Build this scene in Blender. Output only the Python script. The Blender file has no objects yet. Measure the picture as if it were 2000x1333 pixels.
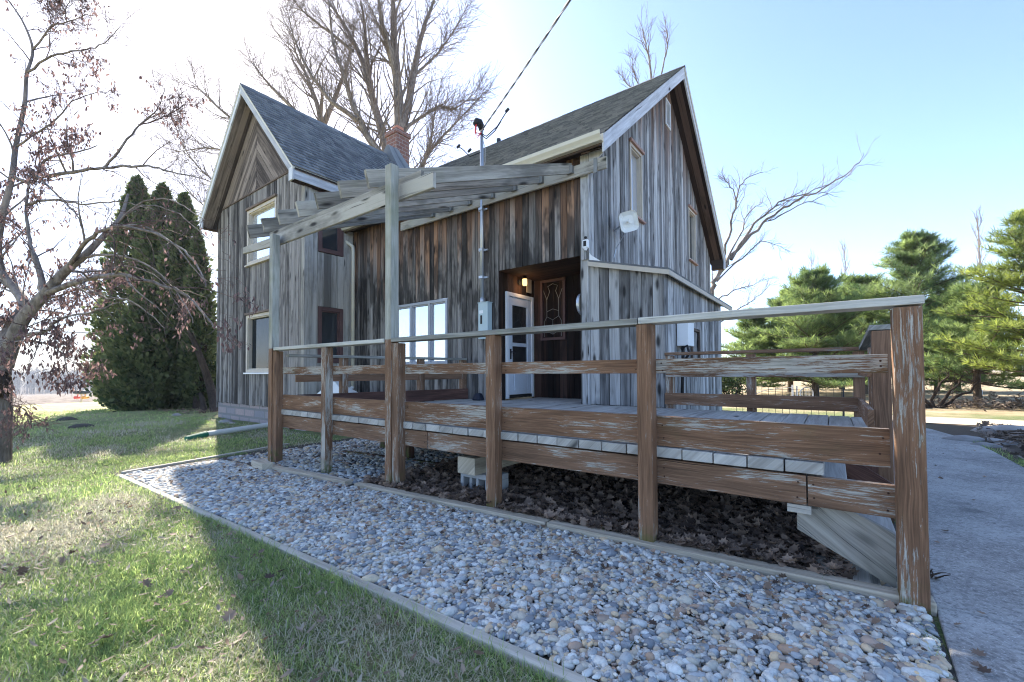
import bpy, math, random
import numpy as np
from mathutils import Vector, Matrix
random.seed(7); RS = np.random.RandomState(11)
S = bpy.context.scene; COL = S.collection
rad = math.radians

# ------------------------------------------------------------------ camera
F_PX, CX, CY = 841.97, 1000.0, 706.47
YAW, PITCH, ROLL = rad(36.683), rad(1.375), rad(-0.286)
CAM = np.array([0, 0, 1.07])
_cy, _sy, _cp, _sp = math.cos(YAW), math.sin(YAW), math.cos(PITCH), math.sin(PITCH)
_fwd = np.array([-_sy*_cp, _cy*_cp, _sp]); _rt = np.array([_cy, _sy, 0]); _up = np.cross(_rt, _fwd)
_cr, _sr = math.cos(ROLL), math.sin(ROLL)
RT, UP, FW = _cr*_rt+_sr*_up, -_sr*_rt+_cr*_up, _fwd
def ray(x, y): return RT*(x-CX)/F_PX - UP*(y-CY)/F_PX + FW
def atz(x, y, z): d = ray(x, y); return CAM+d*(z-CAM[2])/d[2]
def aty(x, y, Y): d = ray(x, y); return CAM+d*(Y-CAM[1])/d[1]
def atx(x, y, X): d = ray(x, y); return CAM+d*(X-CAM[0])/d[0]
def atd(x, y, D): return CAM+ray(x, y)*D
cd = bpy.data.cameras.new('camera'); co = bpy.data.objects.new('camera', cd); COL.objects.link(co)
cd.sensor_width = 36; cd.lens = F_PX/2000*36; cd.shift_y = 40/2000; cd.clip_end = 3000; cd.clip_start = 0.05
co.matrix_world = Matrix(((RT[0], UP[0], -FW[0], 0), (RT[1], UP[1], -FW[1], 0), (RT[2], UP[2], -FW[2], 1.07), (0, 0, 0, 1)))
S.camera = co

# ------------------------------------------------------------------ ground height
GX = [-900, -420, -66, -30, -14, -6, -3, 0.5, 900]; GZ = [-14.5, -12.2, -2.05, -.45, -.06, -.05, 0.0, .04, .04]
def gz(x): return np.interp(x, GX, GZ)
def atg(x, y):
    p = atz(x, y, 0)
    for _ in range(12): p = atz(x, y, float(gz(p[0])))
    return p

# ------------------------------------------------------------------ node helpers
class NT:
    def __init__(s, name):
        s.m = bpy.data.materials.new(name); s.m.use_nodes = True; s.t = s.m.node_tree; s.n = s.t.nodes; s.l = s.t.links
        s.n.clear(); s.out = s.n.new('ShaderNodeOutputMaterial')
    def new(s, typ, **kw):
        nd = s.n.new('ShaderNode'+typ)
        for k, v in kw.items(): setattr(nd, k, v)
        return nd
    def put(s, sock, v):
        if hasattr(v, 'is_output'): s.l.new(v, sock)
        elif v is not None:
            try: sock.default_value = v
            except Exception: sock.default_value = (*v, 1) if len(v) == 3 else v
    def math(s, op, a, b=None, c=None, clamp=False):
        nd = s.new('Math', operation=op, use_clamp=clamp)
        for i, v in enumerate((a, b, c)):
            if v is not None: s.put(nd.inputs[i], v)
        return nd.outputs[0]
    def mix(s, f, a, b, blend='MIX'):
        nd = s.new('Mix', data_type='RGBA', blend_type=blend)
        s.put(nd.inputs[0], f); s.put(nd.inputs[6], a if hasattr(a, 'is_output') else (*a, 1)); s.put(nd.inputs[7], b if hasattr(b, 'is_output') else (*b, 1))
        return nd.outputs[2]
    def ramp(s, f, stops, interp='LINEAR'):
        nd = s.new('ValToRGB'); r = nd.color_ramp; r.interpolation = interp
        while len(r.elements) < len(stops): r.elements.new(.5)
        for e, (p, c) in zip(r.elements, stops):
            e.position = p; e.color = (c, c, c, 1) if not hasattr(c, '__len__') else (*c, 1)
        s.put(nd.inputs[0], f); return nd.outputs[0]
    def sm(s, v, a, b):
        nd = s.new('MapRange', interpolation_type='SMOOTHSTEP'); s.put(nd.inputs[0], v); nd.inputs[1].default_value = a; nd.inputs[2].default_value = b
        return nd.outputs[0]
    def noise(s, vec, scale, detail=3, rough=.55, dist=0):
        nd = s.new('TexNoise'); s.put(nd.inputs['Vector'], vec); nd.inputs['Scale'].default_value = scale
        nd.inputs['Detail'].default_value = detail; nd.inputs['Roughness'].default_value = rough; nd.inputs['Distortion'].default_value = dist
        return nd.outputs[0]
    def vor(s, vec, scale, feature='F1'):
        nd = s.new('TexVoronoi', feature=feature); s.put(nd.inputs['Vector'], vec); nd.inputs['Scale'].default_value = scale
        return nd
    def comb(s, x, y, z=0.0):
        nd = s.new('CombineXYZ'); s.put(nd.inputs[0], x); s.put(nd.inputs[1], y); s.put(nd.inputs[2], z); return nd.outputs[0]
    def sep(s, v):
        nd = s.new('SeparateXYZ'); s.put(nd.inputs[0], v); return nd.outputs
    def uv(s): return s.new('UVMap', uv_map='uv').outputs[0]
    def pos(s): return s.new('NewGeometry').outputs['Position']
    def rnd(s):
        nd = s.new('Attribute', attribute_name='rnd'); sp = s.new('SeparateColor'); s.l.new(nd.outputs['Color'], sp.inputs[0]); return sp.outputs
    def bump(s, h, strength=.5, dist=.01):
        nd = s.new('Bump'); nd.inputs['Strength'].default_value = strength; nd.inputs['Distance'].default_value = dist; s.put(nd.inputs['Height'], h); return nd.outputs[0]
    def done(s, col, rough=.8, bump=None, metal=0, spec=.3, trans=None, emit=None, estr=0):
        b = s.new('BsdfPrincipled'); s.put(b.inputs['Base Color'], col); s.put(b.inputs['Roughness'], rough)
        b.inputs['Metallic'].default_value = metal; b.inputs['Specular IOR Level'].default_value = spec
        if bump is not None: s.l.new(bump, b.inputs['Normal'])
        if emit is not None: s.put(b.inputs['Emission Color'], emit); b.inputs['Emission Strength'].default_value = estr
        o = b.outputs[0]
        if trans is not None:
            t = s.new('BsdfTranslucent'); s.put(t.inputs[0], trans[0]); mx = s.new('MixShader'); mx.inputs[0].default_value = trans[1]
            s.l.new(o, mx.inputs[1]); s.l.new(t.outputs[0], mx.inputs[2]); o = mx.outputs[0]
        s.l.new(o, s.out.inputs[0]); return s.m

def plain(name, col, rough=.6, metal=0, spec=.4, var=.15, nscale=6, emit=None, estr=0):
    t = NT(name); n = t.noise(t.pos(), nscale, 4)
    c = t.mix(t.math('MULTIPLY', n, 1.0), [x*(1-var*1.6) for x in col], [min(1, x*(1+var*1.6)) for x in col])
    return t.done(c, rough, t.bump(t.noise(t.pos(), nscale*12, 3), .12, .004), metal, spec, emit=emit, estr=estr)

def wood(name, dark, light, black=(.015, .014, .014), stain=.5, knots=.5, rndamt=.8, rust=None, soffit_shade=None, green=None, band=None, bs=.5):
    """weathered bare wood; u runs along the grain in metres, v across"""
    t = NT(name); u, v, _ = t.sep(t.uv()); r = t.rnd(); p = t.pos(); pz = t.sep(p)[2]
    wob = t.math('MULTIPLY', t.noise(t.comb(t.math('MULTIPLY', u, 1.6), t.math('MULTIPLY', v, 5)), 1, 2), .06)
    vv = t.math('ADD', v, wob)
    grain = t.noise(t.comb(t.math('MULTIPLY', u, 2.2), t.math('MULTIPLY', vv, 95)), 1, 5, .7)
    streak = t.noise(t.comb(t.math('MULTIPLY', u, .8), t.math('MULTIPLY', vv, 17)), 1, 4, .6)
    f = t.math('ADD', t.math('MULTIPLY', grain, .5), t.math('MULTIPLY', streak, .8))
    f = t.math('ADD', f, t.math('MULTIPLY', t.math('SUBTRACT', r[0], .5), rndamt))
    f = t.sm(f, .35, .95)
    if rust:
        zlo, zhi, rc1, rc2 = rust
        m = t.sm(t.math('ADD', pz, t.math('MULTIPLY', t.math('ADD', t.math('SUBTRACT', streak, .5), t.math('SUBTRACT', r[1], .5)), 1.3)), zlo, zhi)
        light = t.mix(m, light, rc1); dark = t.mix(m, dark, rc2)
    c = t.mix(f, dark, light)
    sn = t.noise(t.comb(t.math('MULTIPLY', u, .9), t.math('MULTIPLY', v, 2.3)), 1, 4, .65)
    if band: sn = t.math('ADD', sn, t.math('MULTIPLY', t.math('MULTIPLY', t.sm(pz, band[0], band[1]), t.sm(pz, band[3], band[2])), .075))
    c = t.mix(t.math('MULTIPLY', t.sm(sn, .50, .64), stain), c, black)
    drip = t.noise(t.comb(t.math('MULTIPLY', u, .55), t.math('MULTIPLY', vv, 26)), 1, 3, .6); c = t.mix(t.math('MULTIPLY', t.sm(drip, .58, .68), stain), c, black)
    kv = t.vor(t.comb(t.math('MULTIPLY', u, 2.3), t.math('MULTIPLY', vv, 7.5)), 1)
    gate = t.math('GREATER_THAN', t.sep(kv.outputs['Color'])[0], 1-knots)
    kn = t.math('MULTIPLY', t.math('SUBTRACT', 1, t.sm(kv.outputs['Distance'], .08, .27)), gate)
    c = t.mix(t.math('MULTIPLY', kn, .9), c, black)
    crack = t.sm(t.noise(t.comb(t.math('MULTIPLY', u, .9), t.math('MULTIPLY', vv, 60)), 1, 3, .6), .66, .70)
    c = t.mix(t.math('MULTIPLY', crack, .8), c, black)
    if soffit_shade: c = t.mix(t.math('MULTIPLY', t.sm(t.math('ADD', pz, t.math('MULTIPLY', t.math('SUBTRACT', streak, .5), .8)), soffit_shade[0], soffit_shade[1]), .6), c, black)  # soffit shadow painted into the colour of the upper boards
    if green: c = t.mix(t.math('MULTIPLY', t.sm(t.noise(p, 3.1, 3), .5, .7), green), c, (.09, .11, .035))
    h = t.math('SUBTRACT', t.math('ADD', grain, t.math('MULTIPLY', streak, .5)), t.math('MULTIPLY', crack, 1.0))
    return t.done(c, .85, t.bump(h, bs, .006), spec=.15)

def peel(name, brown=(.215, .118, .068), pale=(.50, .465, .405), amt=.5, zcut=None, green=.0):
    """brown deck stain flaking off grey wood"""
    t = NT(name); u, v, _ = t.sep(t.uv()); r = t.rnd(); p = t.pos(); pz = t.sep(p)[2]
    wob = t.math('MULTIPLY', t.noise(t.comb(t.math('MULTIPLY', u, 2.2), t.math('MULTIPLY', v, 7)), 1, 2), .05)
    vv = t.math('ADD', v, wob)
    grain = t.noise(t.comb(t.math('MULTIPLY', u, 3), t.math('MULTIPLY', vv, 110)), 1, 5, .7)
    fl = t.noise(t.comb(t.math('MULTIPLY', u, 8), t.math('MULTIPLY', vv, 120)), 1, 6, .75)
    big = t.noise(t.comb(t.math('MULTIPLY', u, 1.5), t.math('MULTIPLY', v, 9)), 1, 3)
    m = t.math('ADD', fl, t.math('MULTIPLY', t.math('SUBTRACT', big, .5), .85))
    m = t.math('ADD', m, t.math('MULTIPLY', t.math('SUBTRACT', r[0], .5), .16))
    m = t.sm(m, .69-amt*.2, .73-amt*.2)
    b = t.mix(t.sm(t.math('ADD', t.math('MULTIPLY', grain, .6), t.math('MULTIPLY', big, .5)), .35, .8), [x*.42 for x in brown], [x*1.6 for x in brown])
    g = t.mix(t.sm(grain, .3, .7), [x*.42 for x in pale], pale)
    c = t.mix(m, b, g)
    kv = t.vor(t.comb(t.math('MULTIPLY', u, 1.7), t.math('MULTIPLY', vv, 7)), 1)
    gate = t.math('GREATER_THAN', t.sep(kv.outputs['Color'])[0], .7)
    kn = t.math('MULTIPLY', t.math('SUBTRACT', 1, t.sm(kv.outputs['Distance'], .06, .24)), gate)
    c = t.mix(t.math('MULTIPLY', kn, .7), c, (.04, .02, .012))
    crack = t.sm(t.noise(t.comb(t.math('MULTIPLY', u, .7), t.math('MULTIPLY', vv, 38)), 1, 3, .6), .70, .735)
    c = t.mix(t.math('MULTIPLY', crack, .85), c, (.012, .008, .006))
    if zcut:
        gw = t.mix(t.sm(t.math('ADD', t.math('MULTIPLY', grain, .5), t.math('MULTIPLY', big, .6)), .3, .85), (.15, .15, .13), (.55, .54, .47))
        gw = t.mix(t.math('MULTIPLY', t.sm(t.noise(p, 2.6, 3), .45, .7), .4), gw, (.13, .16, .07))
        c = t.mix(t.sm(pz, zcut-.006, zcut+.006), c, gw)
    c = t.mix(t.math('MULTIPLY', t.math('MULTIPLY', t.math('SUBTRACT', 1, t.sm(pz, .03, .2)), t.sm(t.noise(p, 14, 3), .42, .6)), .75), c, (.07, .10, .02))
    if green: c = t.mix(t.math('MULTIPLY', t.sm(t.noise(p, 4, 3), .52, .72), green), c, (.10, .13, .04))
    h = t.math('SUBTRACT', t.math('ADD', t.math('MULTIPLY', grain, .7), t.math('MULTIPLY', t.math('SUBTRACT', 1, m), .4)), crack)
    return t.done(c, .78, t.bump(h, .6, .006), spec=.2)

def leafmat(name, c1, c2, tr=.35, rough=.6):
    t = NT(name); r = t.rnd(); c = t.mix(r[0], c1, c2)
    c = t.mix(t.math('MULTIPLY', t.noise(t.pos(), 9, 2), .5), c, [x*.5 for x in c1])
    tc = t.mix(r[0], [min(1, x*1.5) for x in c1], [min(1, x*1.6) for x in c2])
    return t.done(c, rough, spec=.25, trans=(tc, tr))

def bark(name, d, l, sc=9):
    t = NT(name); p = t.pos(); x, y, z = t.sep(p)
    n = t.noise(t.comb(t.math('MULTIPLY', x, sc*2.2), t.math('MULTIPLY', y, sc*2.2), t.math('MULTIPLY', z, sc*.5)), 1, 6, .65)
    n2 = t.noise(p, 2.0, 3)
    c = t.mix(t.sm(t.math('ADD', t.math('MULTIPLY', n, .7), t.math('MULTIPLY', n2, .3)), .32, .7), d, l)
    return t.done(c, .9, t.bump(n, .9, .03), spec=.1)

# ------------------------------------------------------------------ mesh helpers
class MB:
    def __init__(s): s.v, s.f, s.u, s.c = [], [], [], []
    def hexa(s, P, long, r=None, cuv=None):
        """8 corners: 0-3 bottom loop, 4-7 top loop; uv from the grain direction"""
        b = len(s.v); P = [Vector(p) for p in P]; long = Vector(long).normalized(); s.v += P
        r = r or (random.random(), random.random(), random.random()); s.c += [r]*8
        ru, rv = random.uniform(0, 90), random.uniform(0, 90); ctr = sum(P, Vector())/8
        for q in ((3, 2, 1, 0), (4, 5, 6, 7), (0, 1, 5, 4), (1, 2, 6, 5), (2, 3, 7, 6), (3, 0, 4, 7)):
            a = [P[i] for i in q]; n = (a[2]-a[0]).cross(a[3]-a[1])
            q = list(q)
            if n.dot(sum(a, Vector())/4-ctr) < 0: q.reverse(); n = -n
            n.normalize()
            s.f.append([b+i for i in q])
            if abs(n.dot(long)) > .75:
                e = long.orthogonal().normalized(); e2 = long.cross(e)
                s.u += [(P[i].dot(e)*.25+ru, P[i].dot(e2)+rv) for i in q]
            else:
                w = n.cross(long)
                s.u += [(P[i].dot(long)+ru, P[i].dot(w)+rv) for i in q]
        return s
    def box(s, o, a, b, c, r=None, long=None):
        o, a, b, c = Vector(o), Vector(a), Vector(b), Vector(c)
        if long is None: long = max((a, b, c), key=lambda w: w.length)
        return s.hexa([o, o+a, o+a+b, o+b, o+c, o+a+c, o+a+b+c, o+b+c], long, r)
    def bx(s, x0, x1, y0, y1, z0, z1, r=None, long=None):
        return s.box((x0, y0, z0), (x1-x0, 0, 0), (0, y1-y0, 0), (0, 0, z1-z0), r, long)
    def bar(s, p, q, w, h, up=(0, 0, 1), r=None):
        """bar from p to q (centre line), w across, h along up"""
        p, q = Vector(p), Vector(q); d = (q-p); x = d.cross(Vector(up)).normalized(); y = x.cross(d).normalized()
        return s.box(p-x*w/2-y*h/2, d, x*w, y*h, r, d)
    def poly(s, pts, uvs=None, r=None):
        b = len(s.v); s.v += [Vector(p) for p in pts]; s.f.append(list(range(b, b+len(pts))))
        r = r or (random.random(), random.random(), random.random()); s.c += [r]*len(pts)
        s.u += uvs or [(p[0], p[1]) for p in pts]; return s
    def tube(s, pts, rads, k=8, cap=True, r=None):
        pts = [Vector(p) for p in pts]; b = len(s.v); n = len(pts); r = r or (random.random(),)*3; L = 0
        if not hasattr(rads, '__len__'): rads = [rads]*n
        ref = None
        for i, p in enumerate(pts):
            d = (pts[min(i+1, n-1)]-pts[max(i-1, 0)])
            d = d.normalized() if d.length > 1e-9 else Vector((0, 0, 1))
            if ref is None: ref = d.orthogonal().normalized()
            ref = (ref-d*ref.dot(d)); ref = ref.normalized() if ref.length > 1e-6 else d.orthogonal().normalized()
            w = d.cross(ref)
            for j in range(k):
                an = 2*math.pi*j/k; s.v.append(p+(ref*math.cos(an)+w*math.sin(an))*rads[i]); s.c.append(r)
        for i in range(n-1):
            L2 = L+(pts[i+1]-pts[i]).length
            for j in range(k):
                j2 = (j+1) % k
                s.f.append([b+i*k+j, b+i*k+j2, b+(i+1)*k+j2, b+(i+1)*k+j])
                c = 6.28*max(rads[i], .001)/k
                s.u += [(L, j*c), (L, (j+1)*c), (L2, (j+1)*c), (L2, j*c)]
            L = L2
        if cap:
            s.f.append([b+j for j in range(k)][::-1]); s.u += [(0, 0)]*k
            s.f.append([b+(n-1)*k+j for j in range(k)]); s.u += [(0, 0)]*k
        return s
    def prism(s, prof, o, ax, ay, d, r=None):
        """extrude a 2-D profile (ax, ay plane at o) along d"""
        o, ax, ay, d = Vector(o), Vector(ax), Vector(ay), Vector(d); n = len(prof); b = len(s.v); r = r or (random.random(),)*3
        A = [o+ax*x+ay*y for x, y in prof]; s.v += A+[p+d for p in A]; s.c += [r]*(2*n)
        for i in range(n):
            j = (i+1) % n; s.f.append([b+i, b+j, b+n+j, b+n+i]); L = d.length; e = (A[j]-A[i]).length
            s.u += [(0, i*.1), (0, i*.1+e), (L, i*.1+e), (L, i*.1)]
        s.f.append([b+i for i in range(n)][::-1]); s.u += [prof[i] for i in range(n)][::-1]
        s.f.append([b+n+i for i in range(n)]); s.u += [prof[i] for i in range(n)]
        return s
    def build(s, name, mat, parent=None, smooth=False, bevel=0, fixn=False):
        me = bpy.data.meshes.new(name); me.from_pydata([tuple(v) for v in s.v], [], s.f)
        ul = me.uv_layers.new(name='uv'); ul.data.foreach_set('uv', np.array(s.u, dtype=np.float32).ravel())
        at = me.attributes.new('rnd', 'FLOAT_COLOR', 'POINT')
        at.data.foreach_set('color', np.array([(*c, 1) for c in s.c], dtype=np.float32).ravel())
        if smooth: me.polygons.foreach_set('use_smooth', [True]*len(s.f))
        me.materials.append(mat); me.update()
        if fixn:
            import bmesh
            bm = bmesh.new(); bm.from_mesh(me); bmesh.ops.recalc_face_normals(bm, faces=bm.faces); bm.to_mesh(me); bm.free()
        o = bpy.data.objects.new(name, me); COL.objects.link(o)
        if bevel:
            m = o.modifiers.new('bevel', 'BEVEL'); m.width = bevel; m.segments = 2; m.limit_method = 'ANGLE'; m.angle_limit = rad(40)
        if parent: o.parent = parent
        return o

def npmesh(name, V, F, rnd, mat, parent=None, smooth=False):
    """V (n,3), F (m,k) one face size, rnd (n,3)"""
    me = bpy.data.meshes.new(name); n, (m, k) = len(V), F.shape
    me.vertices.add(n); me.vertices.foreach_set('co', np.ascontiguousarray(V, dtype=np.float32).ravel())
    me.loops.add(m*k); me.loops.foreach_set('vertex_index', np.ascontiguousarray(F, dtype=np.int32).ravel())
    me.polygons.add(m); me.polygons.foreach_set('loop_start', np.arange(m, dtype=np.int32)*k)
    me.polygons.foreach_set('loop_total', np.full(m, k, dtype=np.int32))
    if smooth: me.polygons.foreach_set('use_smooth', np.ones(m, dtype=bool))
    me.update(calc_edges=True)
    at = me.attributes.new('rnd', 'FLOAT_COLOR', 'POINT')
    c = np.ones((n, 4), dtype=np.float32); c[:, :3] = rnd; at.data.foreach_set('color', c.ravel())
    me.materials.append(mat); me.validate(); o = bpy.data.objects.new(name, me); COL.objects.link(o)
    if parent: o.parent = parent
    return o
def inst(T, F, loc, rot, scl):
    """copies of a template: T (k,3), F (m,q); loc (N,3), rot (N,3,3), scl (N,3)"""
    N, k = len(loc), len(T)
    V = np.einsum('nij,nkj->nki', rot, T[None]*scl[:, None, :])+loc[:, None, :]
    FF = (F[None]+(np.arange(N)*k)[:, None, None]).reshape(-1, F.shape[1])
    return V.reshape(-1, 3), FF
def rotz(a):
    c, s = np.cos(a), np.sin(a); R = np.zeros((len(a), 3, 3)); R[:, 0, 0] = c; R[:, 0, 1] = -s; R[:, 1, 0] = s; R[:, 1, 1] = c; R[:, 2, 2] = 1; return R
def rotx(a):
    c, s = np.cos(a), np.sin(a); R = np.zeros((len(a), 3, 3)); R[:, 1, 1] = c; R[:, 1, 2] = -s; R[:, 2, 1] = s; R[:, 2, 2] = c; R[:, 0, 0] = 1; return R
def frames(d):
    """rotation whose local z is the direction d, random spin"""
    d = d/np.linalg.norm(d, axis=1, keepdims=True); a = RS.normal(size=d.shape); x = np.cross(a, d); x /= np.linalg.norm(x, axis=1, keepdims=True)
    y = np.cross(d, x); return np.stack([x, y, d], axis=2)
def rep(r, k): return np.repeat(r, k, axis=0)

def tag(o, label=None, cat=None, group=None, kind=None):
    if label: o['label'] = label
    if cat: o['category'] = cat
    if group: o['group'] = group
    if kind: o['kind'] = kind
    return o
def thing(name, label, cat, loc=(0, 0, 0), group=None):
    o = bpy.data.objects.new(name, None); COL.objects.link(o); o.empty_display_size = .1
    o['_b'] = 1; del o['_b']
    return tag(o, label, cat, group)

# ------------------------------------------------------------------ materials
M = {}
M['front'] = wood('front_siding', (.03, .027, .026), (.36, .335, .31), stain=.75, rndamt=.4, band=(1.6, 2.4, 2.9, 3.4), rust=(2.6, 3.9, (.45, .255, .15), (.085, .048, .032)), soffit_shade=(3.5, 3.95))
M['gable'] = wood('gable_siding', (.09, .088, .088), (.56, .555, .55), stain=.6, knots=.5, rndamt=.32, rust=(5.0, 6.9, (.30, .20, .15), (.07, .045, .036)))
M['bump'] = wood('lean_to_siding', (.09, .087, .086), (.46, .45, .435), stain=.55, knots=.9, rndamt=.35)
M['wing'] = wood('wing_siding', (.03, .026, .026), (.33, .305, .285), stain=.65, rndamt=.45)
M['pale'] = wood('pale_siding', (.15, .14, .125), (.50, .47, .42), stain=.3, knots=.3, rndamt=.6)
M['chev'] = wood('chevron_siding', (.06, .046, .04), (.30, .245, .21), stain=.4, rndamt=.45)
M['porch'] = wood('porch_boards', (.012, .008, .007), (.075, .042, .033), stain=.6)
M['soffit'] = wood('soffit_boards', (.035, .022, .018), (.13, .085, .068), stain=.4)
M['rake'] = wood('rake_paint', (.40, .41, .44), (.74, .75, .78), stain=.18, knots=.2, rndamt=.3)
M['trimwood'] = wood('trim_wood', (.07, .05, .04), (.20, .15, .12), stain=.3)
M['deckwood'] = wood('deck_boards', (.26, .245, .22), (.52, .50, .46), stain=.2, knots=.3, rndamt=.18, bs=.35)
M['grey'] = wood('grey_timber', (.12, .11, .095), (.45, .42, .365), stain=.45, knots=.5, rndamt=.55, green=.14)
M['tan'] = wood('edging_timber', (.26, .22, .165), (.62, .545, .43), stain=.22, knots=.3, rndamt=.3)
M['edge'] = wood('pale_edging', (.33, .305, .25), (.62, .58, .50), stain=.15, knots=.15, rndamt=.3)
M['cap'] = wood('rail_cap_wood', (.17, .165, .145), (.56, .545, .49), stain=.25, knots=.3, rndamt=.4, green=.2)
M['peel'] = peel('peeling_stain', amt=.66); M['peel2'] = peel('peeling_stain_heavy', amt=1.0, green=.2); M['peel0'] = peel('peeling_stain_light', (.20, .115, .07), amt=.3)
M['post'] = peel('tall_post_wood', amt=.3, zcut=1.375)
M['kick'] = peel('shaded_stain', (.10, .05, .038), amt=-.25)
M['cream'] = plain('cream_metal', (.62, .57, .45), .45, 0, .4, .06)
M['white'] = plain('white_paint', (.78, .79, .80), .5, 0, .4, .05)
M['door'] = plain('door_paint', (.66, .70, .76), .45, 0, .4, .05)
M['alu'] = plain('grey_vinyl', (.36, .38, .42), .5, 0, .4, .08)
M['maroon'] = plain('brown_frame', (.11, .062, .058), .6, 0, .3, .2)
M['rosetrim'] = plain('pinkish_trim', (.36, .22, .18), .7, 0, .3, .2)
M['sand'] = plain('sand_frame', (.50, .44, .36), .6, 0, .3, .12)
M['lead'] = plain('lead_came', (.30, .29, .27), .5, .5, .4, .1); M['dullmetal'] = plain('dull_hanger_metal', (.26, .26, .25), .6, .5, .4, .2)
M['rustnail'] = plain('rusty_nail', (.06, .03, .02), .8, .2, .3, .3)
M['galv'] = plain('galvanised_steel', (.55, .58, .62), .38, .7, .5, .1)
M['meter'] = plain('meter_paint', (.46, .56, .57), .45, 0, .4, .06)
M['black'] = plain('black_rubber', (.02, .02, .022), .6, 0, .3, .2)
M['plastic'] = plain('white_plastic', (.74, .74, .70), .4, 0, .5, .05)
M['red'] = plain('red_plastic', (.6, .04, .03), .4); M['orange'] = plain('orange_plastic', (.8, .32, .03), .4)
M['teal'] = plain('green_plastic', (.02, .16, .10), .5); M['navy'] = plain('navy_plastic', (.012, .016, .03), .6)
M['terra'] = plain('terracotta', (.52, .22, .14), .8, 0, .2, .15)
def glass(name, base, refl, rough=.02, fk=.6):
    t = NT(name); g = t.new('BsdfGlossy'); g.inputs['Roughness'].default_value = rough; g.inputs['Color'].default_value = (.95, .97, 1, 1)
    nb = t.bump(t.noise(t.pos(), 1.3, 1), .05, .01); t.l.new(nb, g.inputs['Normal'])
    d = t.new('BsdfDiffuse'); d.inputs['Color'].default_value = (*base, 1); mx = t.new('MixShader')
    fr = t.new('LayerWeight'); fr.inputs['Blend'].default_value = .35
    t.put(mx.inputs[0], t.math('ADD', t.math('MULTIPLY', fr.outputs['Fresnel'], fk), refl, clamp=True))
    t.l.new(d.outputs[0], mx.inputs[1]); t.l.new(g.outputs[0], mx.inputs[2]); t.l.new(mx.outputs[0], t.out.inputs[0]); return t.m
M['glass'] = glass('window_glass', (.03, .035, .04), .06); M['mirror'] = glass('coated_glass', (.42, .44, .47), .42); M['dglass'] = glass('door_glass', (.035, .035, .035), .06)
M['darkpane'] = glass('dark_pane', (.018, .022, .025), .03, .03, .16)
M['leaded'] = glass('leaded_glass', (.03, .035, .04), .14, .06)
def lampm(name, c, s):
    t = NT(name); e = t.new('Emission'); e.inputs[0].default_value = (*c, 1); e.inputs[1].default_value = s; t.l.new(e.outputs[0], t.out.inputs[0]); return t.m
M['bulb'] = lampm('lamp_glow', (1, .6, .22), 1.6)
def shingle():
    t = NT('asphalt_shingles'); u, v, _ = t.sep(t.uv()); r = t.rnd()
    cell = t.vor(t.comb(t.math('ADD', t.math('MULTIPLY', u, 6.5), t.math('MULTIPLY', r[1], 37)), t.math('MULTIPLY', r[0], 99)), 1)
    cs = t.sep(cell.outputs['Color'])[0]
    pat = t.noise(t.comb(t.math('MULTIPLY', u, .9), t.math('MULTIPLY', v, 1.6)), 1, 4, .7)
    f = t.math('ADD', t.math('MULTIPLY', cs, .42), t.math('MULTIPLY', pat, .5)); f = t.math('ADD', f, .06)
    gr = t.noise(t.pos(), 160, 2)
    c = t.ramp(t.math('ADD', f, t.math('MULTIPLY', t.math('SUBTRACT', gr, .5), .35)), [(.2, (.105, .108, .112)), (.45, (.17, .175, .18)), (.7, (.25, .25, .245)), (1, (.36, .345, .31))])
    return t.done(c, .95, t.bump(t.math('ADD', gr, t.math('MULTIPLY', cs, .8)), .6, .012), spec=.1)
M['shingle'] = shingle()
def brick(name, c1, c2, mor, sc, w=.5, h=.25):
    t = NT(name); b = t.new('TexBrick'); t.put(b.inputs['Vector'], t.uv()); b.inputs['Scale'].default_value = sc
    b.inputs['Color1'].default_value = (*c1, 1); b.inputs['Color2'].default_value = (*c2, 1); b.inputs['Mortar'].default_value = (*mor, 1); b.inputs['Mortar Size'].default_value = .025
    b.inputs['Brick Width'].default_value = w; b.inputs['Row Height'].default_value = h
    c = t.mix(t.math('MULTIPLY', t.noise(t.pos(), 22, 4), .7), b.outputs[0], [x*.6 for x in c1])
    return t.done(c, .9, t.bump(t.math('ADD', b.outputs['Fac'], t.math('MULTIPLY', t.noise(t.pos(), 30, 4), -.6)), .7, -.012), spec=.15)
M['brick'] = brick('red_brick', (.30, .15, .115), (.22, .105, .085), (.36, .33, .30), 2.2)
M['stone'] = brick('foundation_stone', (.30, .29, .31), (.50, .38, .35), (.26, .25, .24), 1.0, .52, .19)
M['block'] = plain('cinder_block', (.36, .37, .38), .95, 0, .1, .2, 9)
M['bark'] = bark('grey_bark', (.10, .082, .07), (.36, .30, .25)); M['bark2'] = bark('smooth_bark', (.10, .085, .076), (.33, .28, .25), 6); M['redtwig'] = bark('reddish_twig', (.09, .06, .056), (.21, .145, .13))
M['barkdark'] = bark('dark_bark', (.018, .014, .012), (.075, .055, .042)); M['twig'] = bark('twig_bark', (.12, .095, .08), (.26, .21, .18))
M['pinebark'] = bark('pine_bark', (.05, .036, .026), (.19, .14, .10)); M['paletwig'] = bark('pale_twig', (.17, .14, .12), (.30, .26, .23))
M['oakleaf'] = leafmat('dry_oak_leaves', (.085, .053, .052), (.26, .17, .158), .3)
M['pine1'] = leafmat('pine_needles', (.075, .13, .045), (.30, .38, .12), .42); M['pine2'] = leafmat('bright_pine_needles', (.085, .13, .03), (.32, .37, .075), .4)
M['arbor'] = leafmat('arborvitae_sprays', (.036, .062, .026), (.20, .22, .095), .35); M['bushm'] = leafmat('shrub_leaves', (.025, .05, .02), (.10, .15, .05), .3)
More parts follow.
